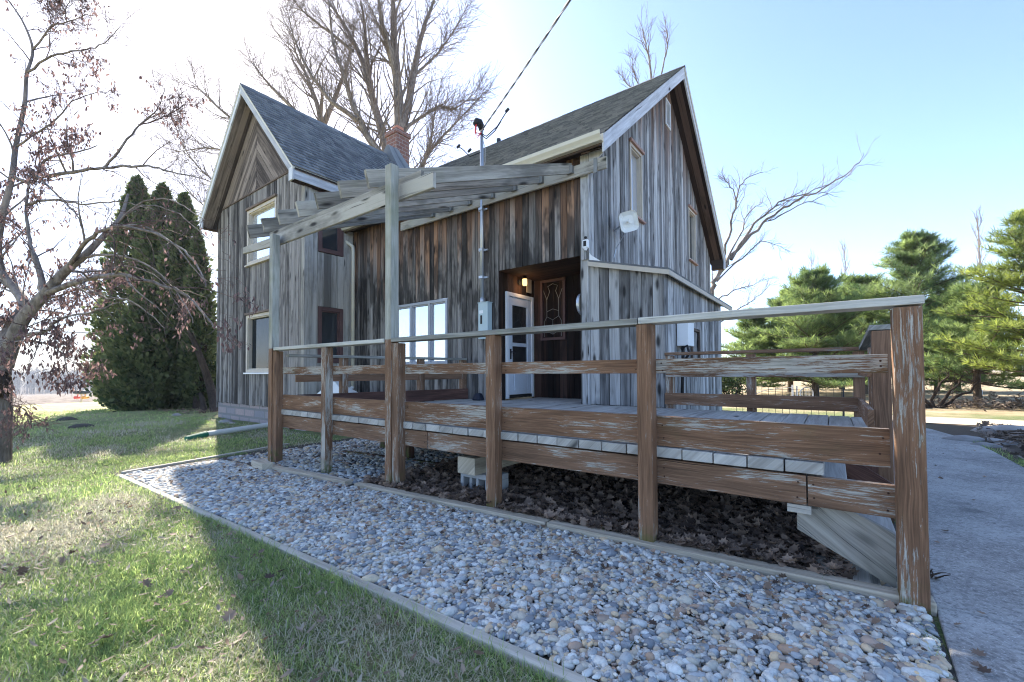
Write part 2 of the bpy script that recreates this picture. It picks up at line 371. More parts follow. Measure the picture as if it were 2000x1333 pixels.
M['grass'] = leafmat('grass_blades', (.115, .215, .07), (.48, .56, .21), .45); M['straw'] = leafmat('dry_blades', (.36, .32, .22), (.68, .63, .50), .35)
M['litter'] = leafmat('leaf_litter', (.065, .046, .037), (.42, .30, .22), .12, .75); M['fallen'] = leafmat('fallen_leaves', (.12, .07, .042), (.47, .41, .33), .2, .7)
M['mulchleaf'] = leafmat('mulch_leaves', (.075, .06, .05), (.40, .32, .26), .12, .8)
def stones():
    t = NT('river_pebbles'); r = t.rnd()
    c = t.ramp(r[0], [(0, (0.180, 0.202, 0.224)), (.09, (0.279, 0.310, 0.338)), (.17, (0.530, 0.526, 0.486)), (.30, (0.696, 0.673, 0.598)), (.42, (0.557, 0.505, 0.400)), (.54, (0.711, 0.718, 0.673)), (.64, (0.640, 0.512, 0.338)), (.73, (0.711, 0.718, 0.680)), (.79, (0.460, 0.296, 0.187)), (.84, (0.696, 0.512, 0.299)), (.89, (0.333, 0.256, 0.199)), (.94, (0.418, 0.444, 0.449))], 'CONSTANT')
    c = t.mix(t.math('MULTIPLY', r[1], .45), c, (.30, .315, .32)); n = t.noise(t.pos(), 75, 4, .7)
    c = t.mix(t.math('MULTIPLY', t.sm(n, .4, .8), .5), c, [.2, .2, .2])
    return t.done(c, .72, t.bump(n, .3, .004), spec=.3)
M['pebble'] = stones()
def gravelbase():
    t = NT('gravel_soil'); n = t.noise(t.pos(), 40, 5, .7); return t.done(t.mix(n, (.022, .02, .018), (.12, .105, .09)), .95, t.bump(n, .9, .02))
M['soil'] = gravelbase()
def concrete():
    t = NT('concrete'); p = t.pos(); n = t.noise(p, 1.1, 5, .65); s = t.noise(p, 130, 3, .7); vv_ = t.vor(p, 60); v = vv_.outputs['Distance']; cell = t.sep(vv_.outputs['Color'])[0]
    c = t.mix(t.sm(n, .3, .75), (.23, .225, .215), (.44, .43, .41)); c = t.mix(t.sm(s, .55, .75), c, (.68, .68, .67)); c = t.mix(t.math('MULTIPLY', t.math('SUBTRACT', 1, t.sm(v, .1, .38)), .6), c, (.11, .11, .11))
    c = t.mix(t.math('MULTIPLY', t.sm(cell, .55, 1), .3), c, (.56, .55, .53)); c = t.mix(t.math('MULTIPLY', t.sm(cell, .3, 0), .35), c, (.10, .10, .10))
    c = t.mix(t.math('MULTIPLY', t.sm(t.noise(p, 3.2, 4), .58, .72), .5), c, (.09, .09, .09))
    return t.done(c, .85, t.bump(t.math('ADD', s, v), .4, .006), spec=.25)
M['concrete'] = concrete()
def lawn():
    t = NT('lawn_ground'); p = t.pos(); x, y, z = t.sep(p)
    n1 = t.noise(p, .55, 5, .65); n2 = t.noise(p, 4.5, 5, .7); n3 = t.noise(p, 60, 4, .75)
    g = t.mix(t.sm(n3, .3, .72), (.06, .10, .038), (.25, .30, .12))
    g = t.mix(t.math('MULTIPLY', t.sm(n2, .45, .68), .75), g, (.32, .27, .16)); g = t.mix(t.math('MULTIPLY', t.sm(n1, .56, .68), .5), g, (.13, .095, .06))
    far = t.mix(t.sm(n2, .3, .7), (.38, .37, .15), (.58, .52, .28)); far = t.mix(t.math('MULTIPLY', t.sm(n1, .45, .7), .5), far, (.17, .19, .07))
    g = t.mix(t.math('MAXIMUM', t.sm(x, -12, -24), t.sm(y, -1.6, -3.2)), g, far)  # unseen lawn behind the camera paled too, to bounce light onto the house
    st = t.noise(t.comb(t.math('MULTIPLY', x, .22), t.math('MULTIPLY', y, .9)), 1, 6, .75)
    field = t.ramp(st, [(.32, (.03, .022, .018)), (.45, (.09, .07, .055)), (.55, (.17, .135, .11)), (.7, (.27, .225, .19))])
    wob = t.math('ADD', x, t.math('MULTIPLY', t.noise(p, .15, 2), 3))
    g = t.mix(t.sm(wob, -65.2, -65.8), g, field)
    dry = t.ramp(t.noise(p, 1.4, 6, .7), [(.3, (.20, .15, .09)), (.5, (.38, .30, .19)), (.68, (.50, .42, .29))])
    yy = t.math('ADD', y, t.math('MULTIPLY', n1, 6)); g = t.mix(t.math('MULTIPLY', t.sm(yy, 15, 18), t.sm(x, -40, -25)), g, dry)
    side = t.math('MULTIPLY', t.sm(x, .9, 1.5), t.sm(y, 14, 11.4)); g = t.mix(t.math('MULTIPLY', side, t.sm(t.math('ADD', n2, t.math('MULTIPLY', t.sm(y, 6.6, 7.4), .6)), .42, .5)), g, t.mix(n3, (.05, .04, .032), (.2, .165, .13)))
    return t.done(g, .95, t.bump(t.math('ADD', n3, n2), .8, .03), spec=.1)
M['lawn'] = lawn()
M['path'] = plain('sandy_gravel', (.45, .37, .28), .95, 0, .1, .25, 3)
M['rock'] = plain('grey_rock', (.30, .29, .28), .9, 0, .15, .35, 5)
M['wood_far'] = bark('far_wood_bark', (.10, .085, .08), (.24, .21, .19), .5)
M['wire'] = plain('black_wire', (.03, .03, .035), .6)
M['lightwire'] = plain('bare_cable', (.35, .33, .32), .5, .3)
# ================================================================== SETTING
gx = np.unique(np.concatenate([np.arange(-16, 6, .5), np.array(GX), -16-np.geomspace(.5, 880, 40), 6+np.geomspace(.5, 880, 30)]))
gy = np.unique(np.concatenate([np.arange(-8, 16, .5), 16+np.geomspace(.5, 880, 40), -8-np.geomspace(.5, 500, 16)]))
XX, YY = np.meshgrid(gx, gy, indexing='ij'); ZZ = gz(XX)
near = (np.abs(XX) < 40) & (YY < 30)
ZZ = ZZ + np.where(near & ((XX < -6.6) | (YY > 13) | (YY < 1)), .035*np.sin(XX*1.3+YY*.7)*np.sin(YY*1.1-XX*.4)*np.clip((np.abs(XX+3)-3)/4, 0, 1), 0)
V = np.stack([XX.ravel(), YY.ravel(), ZZ.ravel()], 1); ny = len(gy)
i, j = np.meshgrid(np.arange(len(gx)-1), np.arange(ny-1), indexing='ij'); q = (i*ny+j).ravel()
ground = npmesh('ground', V, np.stack([q, q+ny, q+ny+1, q+1], 1), np.full((len(V), 3), .5), M['lawn'], smooth=True); tag(ground, kind='structure')

def sheet(name, pts, z, mat, kind='structure'):
    m = MB(); m.poly([(x, y, (z if z is not None else float(gz(x))+.012)) for x, y in pts]); o = m.build(name, mat); tag(o, kind=kind); return o
GF = lambda x: 1.2+(x+6.25)*.0122           # front edging line
TI = lambda x: 2.24+(x+5.5)*.0447           # inner timber line
def strip(name, x0, x1, fa, fb, dz, mat):
    m = MB(); xs = np.linspace(x0, x1, 24)
    for a, b in zip(xs[:-1], xs[1:]): m.poly([(a, fa(a), gz(a)+dz), (b, fa(b), gz(b)+dz), (b, fb(b), gz(b)+dz), (a, fb(a), gz(a)+dz)])
    return tag(m.build(name, mat), kind='structure')
strip('gravel_bed', -6.6, .31, GF, lambda x: 5.3 if x < -2.7 else 5.38, .012, M['soil'])
# concrete walk
m = MB()
edge = [(-6, .24, 1.5), (1.6, .29, 1.53), (2.6, .335, 1.54), (4.2, .36, 1.55), (6.2, .40, 1.56), (8.0, .42, 1.58), (9.2, .38, 1.52), (10.2, .2, 1.34), (11.2, -.2, 1.0)]
for (y0, a0, b0), (y1, a1, b1) in zip(edge[:-1], edge[1:]):
    m.hexa([(a0, y0, -.1), (b0, y0, -.1), (b1, y1-.006, -.1), (a1, y1-.006, -.1), (a0, y0, .055), (b0, y0, .055), (b1, y1-.006, .055), (a1, y1-.006, .055)], (0, 1, 0))
tag(m.build('sidewalk', M['concrete'], bevel=.008), kind='structure')
sheet('path', [(.9, 11.4), (40, 11.9), (40, 13.6), (.6, 12.9)], .052, M['path'])

# ================================================================== FARMHOUSE
house = thing('farmhouse', 'weathered board sided farmhouse with two steep shingled gables behind the ramp', 'house')
def siding(name, O, Sx, N, s0, s1, z0, top, holes, wr, mat, parent, th=.022, gap=.004, long=None, jag=.0):
    """vertical boards on the plane through O (s along Sx, outward normal N); top(s) gives the upper edge"""
    O, Sx, N = Vector(O), Vector(Sx), Vector(N); m = MB(); s = s0
    def piece(a, b, za, zb, zc, zd, off, r):   # za zb bottom at a b; zc zd top at a b
        P = lambda q, z, d: O+Sx*q+N*d+Vector((0, 0, z-O.z))
        if min(zc-za, zd-zb) < .004: 
            if max(zc-za, zd-zb) < .02: return
        m.hexa([P(a, za, -th), P(b, zb, -th), P(b, zb, off), P(a, za, off), P(a, zc, -th), P(b, max(zd, zb+.002), -th), P(b, max(zd, zb+.002), off), P(a, max(zc, za+.002), off)], (0, 0, 1), r)
    cuts = sorted({h[0] for h in holes} | {h[1] for h in holes})
    while s < s1-.01:
        e = min(s1, s+random.uniform(*wr))
        if s1-e < wr[0]*.4: e = s1
        r = (random.random(), random.random(), random.random()); off = random.uniform(-.003, .005)
        xs = [s]+[c for c in cuts if s+.002 < c < e-.002]+[e]
        for k, (a, b) in enumerate(zip(xs[:-1], xs[1:])):
            aa = a+(gap/2 if k == 0 else 0); bb = b-(gap/2 if k == len(xs)-2 else 0); mid = (a+b)/2
            segs = [(z0+random.uniform(-jag, jag), None)]
            hs = sorted([h for h in holes if h[0]-.001 <= mid <= h[1]+.001], key=lambda h: h[2])
            lo = segs[0][0]
            for h in hs: 
                if h[2] > lo: piece(aa, bb, lo, lo, min(h[2], top(aa)), min(h[2], top(bb)), off, r)
                lo = max(lo, h[3])
            piece(aa, bb, lo, lo, max(lo, top(aa)), max(lo, top(bb)), off, r)
        s = e
    # dark sheathing behind the gaps, cut at the openings
    o = m.build(name, mat, parent); return o

XL, XR, YW = -8.29, -2.69, 5.40
RZ, RY, EZ, EY0, EY1 = 7.33, 9.12, 4.20, 5.19, 13.05
KS = (RZ-EZ)/(RY-EY0)
WT = 4.16
win3 = (-6.94, -5.42, 1.19, 2.385); porch = (-4.294, -2.82, .3, 2.695)
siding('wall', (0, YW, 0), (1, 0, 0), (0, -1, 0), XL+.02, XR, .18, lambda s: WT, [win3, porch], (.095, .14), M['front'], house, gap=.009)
def gtop(y): return (EZ+KS*(min(y, 2*RY-y)-EY0))-.20
w1 = (6.95, 7.55, 3.71, 4.96); w2 = (10.62, 11.28, 3.69, 4.97); vent = (8.95, 9.29, 6.17, 6.74)
siding('wall', (XR, 0, 0), (0, 1, 0), (1, 0, 0), 5.385, 12.85, .1, gtop, [w1, w2, vent], (.085, .14), M['gable'], house, gap=.012)
m = MB(); m.bx(XR-.10, XR+.024, 5.37, 5.385, 2.62, 4.1); m.build('corner_board', M['gable'], house)
# rear walls, plain
m = MB(); m.bx(-10.2, XR-.02, 12.83, 12.87, 0, 4.2); m.build('wall', M['wing'], house)
# ---- lean-to
XB, YB = -1.66, 8.75
ltop = lambda x: 2.555+(x+2.69)*(-.235)
siding('wall', (0, YW, 0), (1, 0, 0), (0, -1, 0), -2.82, -2.675, .5, lambda s: 2.69, [], (.14, .15), M['bump'], house)
siding('wall', (0, YW, 0), (1, 0, 0), (0, -1, 0), -2.675, XB, .62, lambda s: ltop(s)-.02, [], (.135, .18), M['bump'], house, gap=.008)
siding('wall', (XB, 0, 0), (0, 1, 0), (1, 0, 0), 5.385, YB, .12, lambda s: 2.28, [(6.62, 7.0, 1.15, 1.66)], (.10, .16), M['gable'], house)
lt = MB()
lt.hexa([(XR+.03, 5.34, 2.575), (-1.58, 5.34, 2.305), (-1.58, 9.4, 2.305), (XR+.03, 9.4, 2.575), (XR+.03, 5.34, 2.60), (-1.58, 5.34, 2.33), (-1.58, 9.4, 2.33), (XR+.03, 9.4, 2.60)], (0, 1, 0))
lro = lt.build('roof', M['shingle'], house)
m = MB(); m.hexa([(XR+.02, 5.325, 2.515), (-1.575, 5.325, 2.245), (-1.575, 5.345, 2.245), (XR+.02, 5.345, 2.515), (XR+.02, 5.325, 2.575), (-1.575, 5.325, 2.303), (-1.575, 5.345, 2.303), (XR+.02, 5.345, 2.575)], (1, 0, 0))
m.bx(-1.597, -1.573, 5.345, 9.4, 2.243, 2.30); m.build('fascia', M['sand'], lro)
m = MB(); m.hexa([(XR+.03, 5.36, 2.60), (XR+.20, 5.36, 2.56), (XR+.20, 5.37, 2.56), (XR+.03, 5.37, 2.60), (XR+.03, 5.36, 2.70), (XR+.06, 5.36, 2.66), (XR+.06, 5.37, 2.66), (XR+.03, 5.37, 2.70)], (1, 0, 0)); m.build('flashing', M['white'], lro)
m = MB(); m.bx(XB-.02, XB-.005, 6.63, 6.99, 1.16, 1.65); m.build('hatch', M['bump'], house)
m = MB(); m.bx(XB-.01, XB+.03, 6.58, 6.62, 1.12, 1.70); m.bx(XB-.01, XB+.03, 7.0, 7.04, 1.12, 1.70); m.bx(XB-.01, XB+.03, 6.62, 7.0, 1.66, 1.70); m.build('hatch_frame', M['trimwood'], house)

# ---- roofs: courses of shingles with a real step
def slope(m, O, U, W, ulen_fn, n, th=.020):
    """O eave corner, U unit along the eave, W vector up the whole slope; ulen_fn(t) -> (u0,u1) at t of the slope"""
    O, U, W = Vector(O), Vector(U), Vector(W); N = U.cross(W).normalized()
    if N.z < 0: N = -N
    for k in range(n):
        t0, t1 = k/n, min(1, (k+1.12)/n); a0, b0 = ulen_fn(t0); a1, b1 = ulen_fn(t1); rr = (random.random(), random.random(), random.random())
        up = N*(th*.9)+N*.002
        P = [O+U*a0+W*t0+up, O+U*b0+W*t0+up, O+U*b1+W*t1+N*.002, O+U*a1+W*t1+N*.002]
        L = W.length; m.poly(P, [(a0, t0*L), (b0, t0*L), (b1, t1*L), (a1, t1*L)], rr)
        Q = [O+U*a0+W*t0-N*.004, O+U*b0+W*t0-N*.004, P[1], P[0]]; m.poly(Q, [(a0, 0), (b0, 0), (b0, .01), (a0, .01)], rr)
    return m
OH = .35; XE = XR+OH
m = MB(); sl = Vector((0, RY-EY0, RZ-EZ)); nC = int(sl.length/.14)
kw = (7.53-5.0)/(10.5-8.13)
def mainu(t):
    z = EZ+t*(RZ-EZ); return (-8.20 if z < 5.05 else -10.5+(7.53-z)/kw, XE+.012)
slope(m, (0, EY0, EZ), (1, 0, 0), sl, mainu, nC)
slope(m, (0, EY1, EZ), (1, 0, 0), (0, RY-EY1, RZ-EZ), lambda t: (-10.3, XE+.012), nC)
roof = m.build('roof', M['shingle'], house)
# roof deck under the shingles (closed slab, underside is the soffit of the overhang)
def slab(m, x0, x1, y0, y1, z0, z1, d=.05):
    m.hexa([(x0, y0, z0-d), (x1, y0, z0-d), (x1, y1, z1-d), (x0, y1, z1-d), (x0, y0, z0-.006), (x1, y0, z0-.006), (x1, y1, z1-.006), (x0, y1, z1-.006)], (0, y1-y0, z1-z0))
m = MB(); slab(m, -8.15, XE-.03, EY0+.02, RY, EZ+.016, RZ); slab(m, -8.15, XE-.03, EY1-.02, RY, EZ+.016, RZ); m.build('roof_deck', M['soffit'], roof)
def soff(name, xa, xb, ya, yb, za, zb, mat, parent, w=.13, d=.19):
    """plank lining under a rake overhang, planks run along the slope"""
    m = MB(); x = xa
    while x < xb-.01:
        e = min(xb, x+w); m.hexa([(x+.002, ya, za-d-.02), (e-.002, ya, za-d-.02), (e-.002, yb, zb-d-.02), (x+.002, yb, zb-d-.02), (x+.002, ya, za-d), (e-.002, ya, za-d), (e-.002, yb, zb-d), (x+.002, yb, zb-d)], (0, yb-ya, zb-za)); x = e
    return m.build(name, mat, parent)
soff('soffit', XR-.02, XE-.03, EY0+.05, RY, EZ+.04, RZ, M['soffit'], roof); soff('soffit', XR-.02, XE-.03, EY1-.05, RY, EZ+.04, RZ, M['soffit'], roof)
# rake boards
def rake(x0, x1, ya, yb, za, zb, d0, d1): 
    return [(x0, ya, za-d1), (x1, ya, za-d1), (x1, yb, zb-d1), (x0, yb, zb-d1), (x0, ya, za-d0), (x1, ya, za-d0), (x1, yb, zb-d0), (x0, yb, zb-d0)]
m = MB(); m.hexa(rake(XE-.028, XE, EY0-.02, RY, EZ-.016, RZ, .012, .25), (0, 1, .8)); m.build('rake_board', M['rake'], roof)
m = MB(); m.hexa(rake(XE-.028, XE, EY1+.0, RY+.002, EZ, RZ, .10, .25), (0, -1, .8)); m.build('rake_board', M['rake'], roof)
m = MB(); m.hexa(rake(XE-.01, XE+.014, EY1+.02, RY+.01, EZ-.016, RZ, .005, .095), (0, -1, .8)); m.build('rake_trim', M['cream'], roof)
m = MB(); m.bx(XR+.024, XE-.03, 12.875, EY1-.01, EZ-.33, EZ-.06); m.build('eave_return', M['trimwood'], roof)
m = MB(); m.hexa([(XE-.02, EY1-.19, EZ-.34), (XE+.004, EY1-.19, EZ-.34), (XE+.004, EY1, EZ-.34), (XE-.02, EY1, EZ-.34), (XE-.02, EY1-.19, EZ-.10), (XE+.004, EY1-.19, EZ-.10), (XE+.004, EY1, EZ-.1), (XE-.02, EY1, EZ-.1)], (0, 0, 1)); m.build('return_end', M['rake'], roof)
m = MB(); m.hexa([(XR+.03, 5.375, EZ-.34), (XE-.04, 5.375, EZ-.10), (XE-.04, 5.39, EZ-.10), (XR+.03, 5.39, EZ-.34), (XR+.03, 5.375, EZ+.0), (XE-.04, 5.375, EZ+.0), (XE-.04, 5.39, EZ), (XR+.03, 5.39, EZ)], (0, 0, 1)); m.build('return_end', M['rake'], roof)
# flat soffit and fascia of the long front eave
m = MB(); m.bx(-8.25, XE-.03, EY0+.01, YW-.03, EZ-.11, EZ-.085); m.build('soffit', M['soffit'], roof)
m = MB(); m.bx(-8.28, XE-.03, EY0-.012, EY0+.012, EZ-.16, EZ-.005); m.build('fascia', M['trimwood'], roof)
# ridge cap
m = MB()
for k in range(28):
    x0 = XE+.015-k*.285; x1 = x0-.32
    for sgn in (-1, 1):
        m.poly([(x0, RY, RZ+.022), (x1, RY, RZ+.030), (x1, RY+sgn*.15, RZ-.12+.03), (x0, RY+sgn*.15, RZ-.12+.022)], [(0, 0), (.3, 0), (.3, .15), (0, .15)])
m.build('ridge_cap', M['shingle'], roof)
# gutter: K profile swept along the eave
prof = [(0, 0), (-.07, 0), (-.085, .03), (-.115, .07), (-.12, .115), (-.112, .115), (-.108, .075), (-.08, .037), (-.067, .007), (-.007, .007), (-.007, .115), (0, .115)]
m = MB(); m.prism(prof, (-8.60, EY0-.014, EZ-.135), (0, 1, 0), (0, 0, 1), (XE-.01+8.60, 0, 0)); gut = m.build('gutter', M['cream'], house, fixn=True)
m = MB(); P = [(-8.44, 5.11, 4.08), (-8.44, 5.11, 3.99), (-8.40, 5.17, 3.93), (-8.25, 5.28, 3.82), (-8.18, 5.31, 3.76), (-8.16, 5.31, 3.66), (-8.16, 5.31, .75)]
m.tube(P, .038, 8); dsp = m.build('downspout', M['cream'], house, smooth=True)
m = MB(); m.tube([(-8.16, 5.31, .76), (-8.14, 5.22, .70), (-8.0, 4.75, .62)], [.04, .045, .06], 8)
m.hexa([(-8.0, 4.35, .60), (-7.15, 4.55, .60), (-7.15, 4.95, .60), (-8.0, 4.95, .60), (-7.75, 4.6, .92), (-7.7, 4.6, .92), (-7.7, 4.66, .92), (-7.75, 4.66, .92)], (1, 0, 0)); 
m.build('splash_cover', M['plastic'], dsp)
# windows ---------------------------------------------------------
def window(O, Sx, N, s0, s1, z0, z1, fmat, gmat, fw=.05, depth=.06, proud=.015, sillmat=None, mull=(), cross=(), name='window', blind=None, head=None):
    O, Sx, N = Vector(O), Vector(Sx), Vector(N); P = lambda s, z, d: O+Sx*s+N*d+Vector((0, 0, z-O.z))
    def bb(m, a, b, za, zb, d0, d1): m.box(P(a, za, d0), Sx*(b-a), N*(d1-d0), (0, 0, zb-za))
    m = MB(); bb(m, s0, s0+fw, z0, z1, -depth, proud); bb(m, s1-fw, s1, z0, z1, -depth, proud)
    bb(m, s0+fw, s1-fw, z0, z0+fw, -depth, proud-.002); bb(m, s0+fw, s1-fw, z1-fw, z1, -depth, proud-.002)
    w = m.build(name, fmat, house, bevel=.003)
    edges = [s0+fw]+[x for mm in mull for x in (mm-fw*.55, mm+fw*.55)]+[s1-fw]
    for mm in mull:
        m = MB(); bb(m, mm-fw*.55, mm+fw*.55, z0+fw, z1-fw, -depth, proud-.004); m.build('mullion', fmat, w)
    for a, b in zip(edges[::2], edges[1::2]):
        # narrow inner sash and the pane
        m = MB(); sw = .022
        bb(m, a, a+sw, z0+fw, z1-fw, -depth+.01, -.012); bb(m, b-sw, b, z0+fw, z1-fw, -depth+.01, -.012); bb(m, a+sw, b-sw, z0+fw, z0+fw+sw, -depth+.01, -.013); bb(m, a+sw, b-sw, z1-fw-sw, z1-fw, -depth+.01, -.013)
        m.build('sash', fmat, w)
        m = MB(); m.poly([P(a, z0+fw, -depth+.018), P(b, z0+fw, -depth+.018), P(b, z1-fw, -depth+.018), P(a, z1-fw, -depth+.018)]); m.build('pane', gmat, w)
        for c in cross:
            m = MB(); bb(m, a+sw, b-sw, c-.02, c+.02, -depth+.012, -.01); m.build('rail', fmat, w)
    if sillmat:
        m = MB(); bb(m, s0-.03, s1+.03, z0-.035, z0-.002, -.03, proud+.045); m.build('sill', sillmat, w, bevel=.003)
    if head:
        m = MB(); bb(m, s0-.03, s1+.03, z1+.002, z1+.05, -.03, proud+.035); m.build('head_trim', head, w, bevel=.003)
    return w
window((0, YW, 0), (1, 0, 0), (0, -1, 0), -6.93, -5.43, 1.20, 2.375, M['alu'], M['mirror'], .05, mull=(-6.41, -5.90))
window((XR, 0, 0), (0, 1, 0), (1, 0, 0), 6.96, 7.54, 3.73, 4.95, M['sand'], M['mirror'], .05, .09, sillmat=M['rosetrim'], head=M['rosetrim'])
window((XR, 0, 0), (0, 1, 0), (1, 0, 0), 10.63, 11.27, 3.71, 4.96, M['sand'], M['glass'], .05, .09, sillmat=M['rosetrim'], head=M['rosetrim'])
# gable louvre
m = MB(); 
for a, b, c, d in ((8.955, 9.285, 6.175, 6.205), (8.955, 9.285, 6.705, 6.735), (8.955, 8.985, 6.205, 6.705), (9.255, 9.285, 6.205, 6.705)): m.bx(XR-.05, XR+.02, a, b, c, d)
gv = m.build('gable_vent', M['white'], house)
m = MB()
for k in range(11): z = 6.215+k*.045; m.hexa([(XR-.04, 8.985, z+.03), (XR-.035, 8.985, z+.03), (XR-.035, 9.255, z+.03), (XR-.04, 9.255, z+.03), (XR+.008, 8.985, z), (XR+.013, 8.985, z), (XR+.013, 9.255, z), (XR+.008, 9.255, z)], (0, 1, 0))
m.build('louvre', M['white'], gv); m = MB(); m.bx(XR-.07, XR-.055, 8.94, 9.30, 6.16, 6.75); m.build('backing', M['black'], gv)

# ---- porch recess
YBK, XJL = 6.45, -4.30
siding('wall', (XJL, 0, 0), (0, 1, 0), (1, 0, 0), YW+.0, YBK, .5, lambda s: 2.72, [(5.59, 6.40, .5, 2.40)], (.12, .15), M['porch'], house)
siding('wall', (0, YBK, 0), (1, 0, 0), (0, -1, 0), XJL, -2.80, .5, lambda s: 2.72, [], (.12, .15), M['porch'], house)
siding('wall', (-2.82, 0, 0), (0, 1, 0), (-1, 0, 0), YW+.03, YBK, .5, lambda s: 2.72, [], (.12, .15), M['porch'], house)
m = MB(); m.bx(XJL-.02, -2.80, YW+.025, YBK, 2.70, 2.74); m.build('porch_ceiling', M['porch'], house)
window((0, YBK, 0), (1, 0, 0), (0, -1, 0), -4.14, -3.64, 1.62, 2.80-.12, M['maroon'], M['leaded'], .045, .02, .05)
lw = bpy.data.objects['window.003'] if 'window.003' in bpy.data.objects else None
# leaded pattern
m = MB(); cxm = -3.89; ly = YBK-.035
for sx in (-1, 1):
    m.tube([(cxm+sx*.17, ly, 1.68), (cxm+sx*.17, ly, 1.95), (cxm+sx*.12, ly, 2.03), (cxm+sx*.12, ly, 2.33), (cxm+sx*.17, ly, 2.45), (cxm+sx*.19, ly, 2.5)], .004, 4)
    m.tube([(cxm+sx*.17, ly, 1.80), (cxm, ly, 1.72)], .0035, 4); m.tube([(cxm+sx*.12, ly, 2.03), (cxm, ly, 1.97), (cxm-sx*.0, ly, 1.72)], .0035, 4)
    m.tube([(cxm+sx*.12, ly, 2.33), (cxm+sx*.06, ly, 2.47), (cxm+sx*.1, ly, 2.56), (cxm, ly, 2.6)], .004, 4); m.tube([(cxm+sx*.12, ly, 2.12), (cxm, ly, 2.16)], .0035, 4)
m.build('leading', M['lead'], lw or house)
# door on the left wall of the recess
def PD(y, z, d): return Vector((XJL+d, y, z))
m = MB()
def db(m, a, b, za, zb, d0, d1): m.box(PD(a, za, d0), (0, b-a, 0), (d1-d0, 0, 0), (0, 0, zb-za))
db(m, 5.60, 5.66, .63, 2.395, -.05, .03); db(m, 6.33, 6.39, .63, 2.395, -.05, .03); db(m, 5.66, 6.33, 2.33, 2.395, -.05, .028)
dfr = m.build('door_frame', M['white'], house, bevel=.004)
m = MB(); db(m, 5.665, 5.775, .69, 2.325, -.03, .012); db(m, 6.215, 6.325, .69, 2.325, -.03, .012); db(m, 5.775, 6.215, 2.19, 2.325, -.03, .010); db(m, 5.775, 6.215, .69, 1.10, -.03, .010); db(m, 5.775, 6.215, 1.50, 1.56, -.028, .008)
dr = m.build('door', M['door'], house, bevel=.004)
m = MB(); db(m, 5.82, 6.17, .76, 1.04, .010, .018); m.build('panel', M['door'], dr, bevel=.006)
for za, zb in ((1.10, 1.50), (1.56, 2.19)):
    m = MB(); m.poly([PD(5.775, za, -.01), PD(6.215, za, -.01), PD(6.215, zb, -.01), PD(5.775, zb, -.01)]); m.build('pane', M['dglass'], dr)
m = MB(); db(m, 5.70, 5.73, 1.28, 1.45, .012, .024); m.tube([PD(5.715, 1.40, .02), PD(5.715, 1.40, .06), PD(5.78, 1.39, .065)], .009, 6); m.build('handle', M['black'], dr)
m = MB(); db(m, 5.66, 6.33, .635, .685, -.03, .02); m.build('threshold', M['black'], dfr)

# ================================================================== LEFT WING
WX0, WX1, WY, WE, WR, WRX = -12.70, -8.29, 4.35, 5.0, 7.53, -10.5
WYE = 4.0; WYB = 8.1; WEX0, WEX1 = -12.89, -8.13
BZ = 5.235
def wtop(x): return WR-abs(x-WRX)*kw-.22
ux = aty(484, 412, WY)[0]; ux1 = aty(541, 400, WY)[0]; uz1 = aty(484, 413, WY)[2]; uz0 = aty(486, 520, WY)[2]
lx = aty(482, 620, WY)[0]; lx1 = aty(541, 620, WY)[0]; lz1 = aty(484, 616, WY)[2]; lz0 = aty(484, 729, WY)[2]
siding('wall', (0, WY, 0), (1, 0, 0), (0, -1, 0), WX0, WX1, .34, lambda x: min(BZ, wtop(x)), [(ux, ux1, uz0, uz1), (lx, lx1, lz0, lz1)], (.075, .12), M['wing'], house, jag=.012, gap=.009)
window((0, WY, 0), (1, 0, 0), (0, -1, 0), ux+.01, ux1-.01, uz0+.01, uz1-.01, M['sand'], M['mirror'], .07, .10, sillmat=M['sand'], head=M['trimwood'])
window((0, WY, 0), (1, 0, 0), (0, -1, 0), lx+.01, lx1-.01, lz0+.01, lz1-.01, M['sand'], M['darkpane'], .07, .10, sillmat=M['white'], head=M['trimwood'])
# chevron boards above the belt line
m = MB(); dvec = 1/math.sqrt(1+kw*kw)
for sgn in (-1, 1):
    off = .0; k = 0
    while True:
        wv = random.uniform(.15, .21); zt = WR-.22-off; zb = zt-wv
        if zb < BZ+.02 and zt < BZ+.1: break
        # board between lines z = zt - kw*|x| and z = zb - kw*|x|, clipped below at BZ
        L = max(0, (zt-BZ)/kw); Lb = max(.0, (zb-BZ)/kw); d = random.uniform(0, .008); r = (random.random(), random.random(), random.random())
        if L < .05: break
        y0, y1 = WY-.004-d, WY+.02; g = .006
        A = [(WRX+sgn*.003, zb+g if zb > BZ else BZ), (WRX+sgn*.003, zt), (WRX+sgn*L, BZ), (WRX+sgn*Lb, BZ)]
        if zb <= BZ: A[3] = (WRX+sgn*.01, BZ)
        P = [(A[0][0], y0, A[0][1]), (A[3][0], y0, A[3][1]+.0), (A[2][0], y0, A[2][1]), (A[1][0], y0, A[1][1])]
        m.hexa([(p[0], y1, p[2]) for p in P]+P, (sgn*1, 0, -kw), r); off += wv
m.build('gable_panel', M['chev'], house)
m = MB(); m.bx(WX0+.3, WX1-.28, WY-.02, WY+.0, BZ-.005, BZ+.03); m.build('belt_trim', M['trimwood'], house)
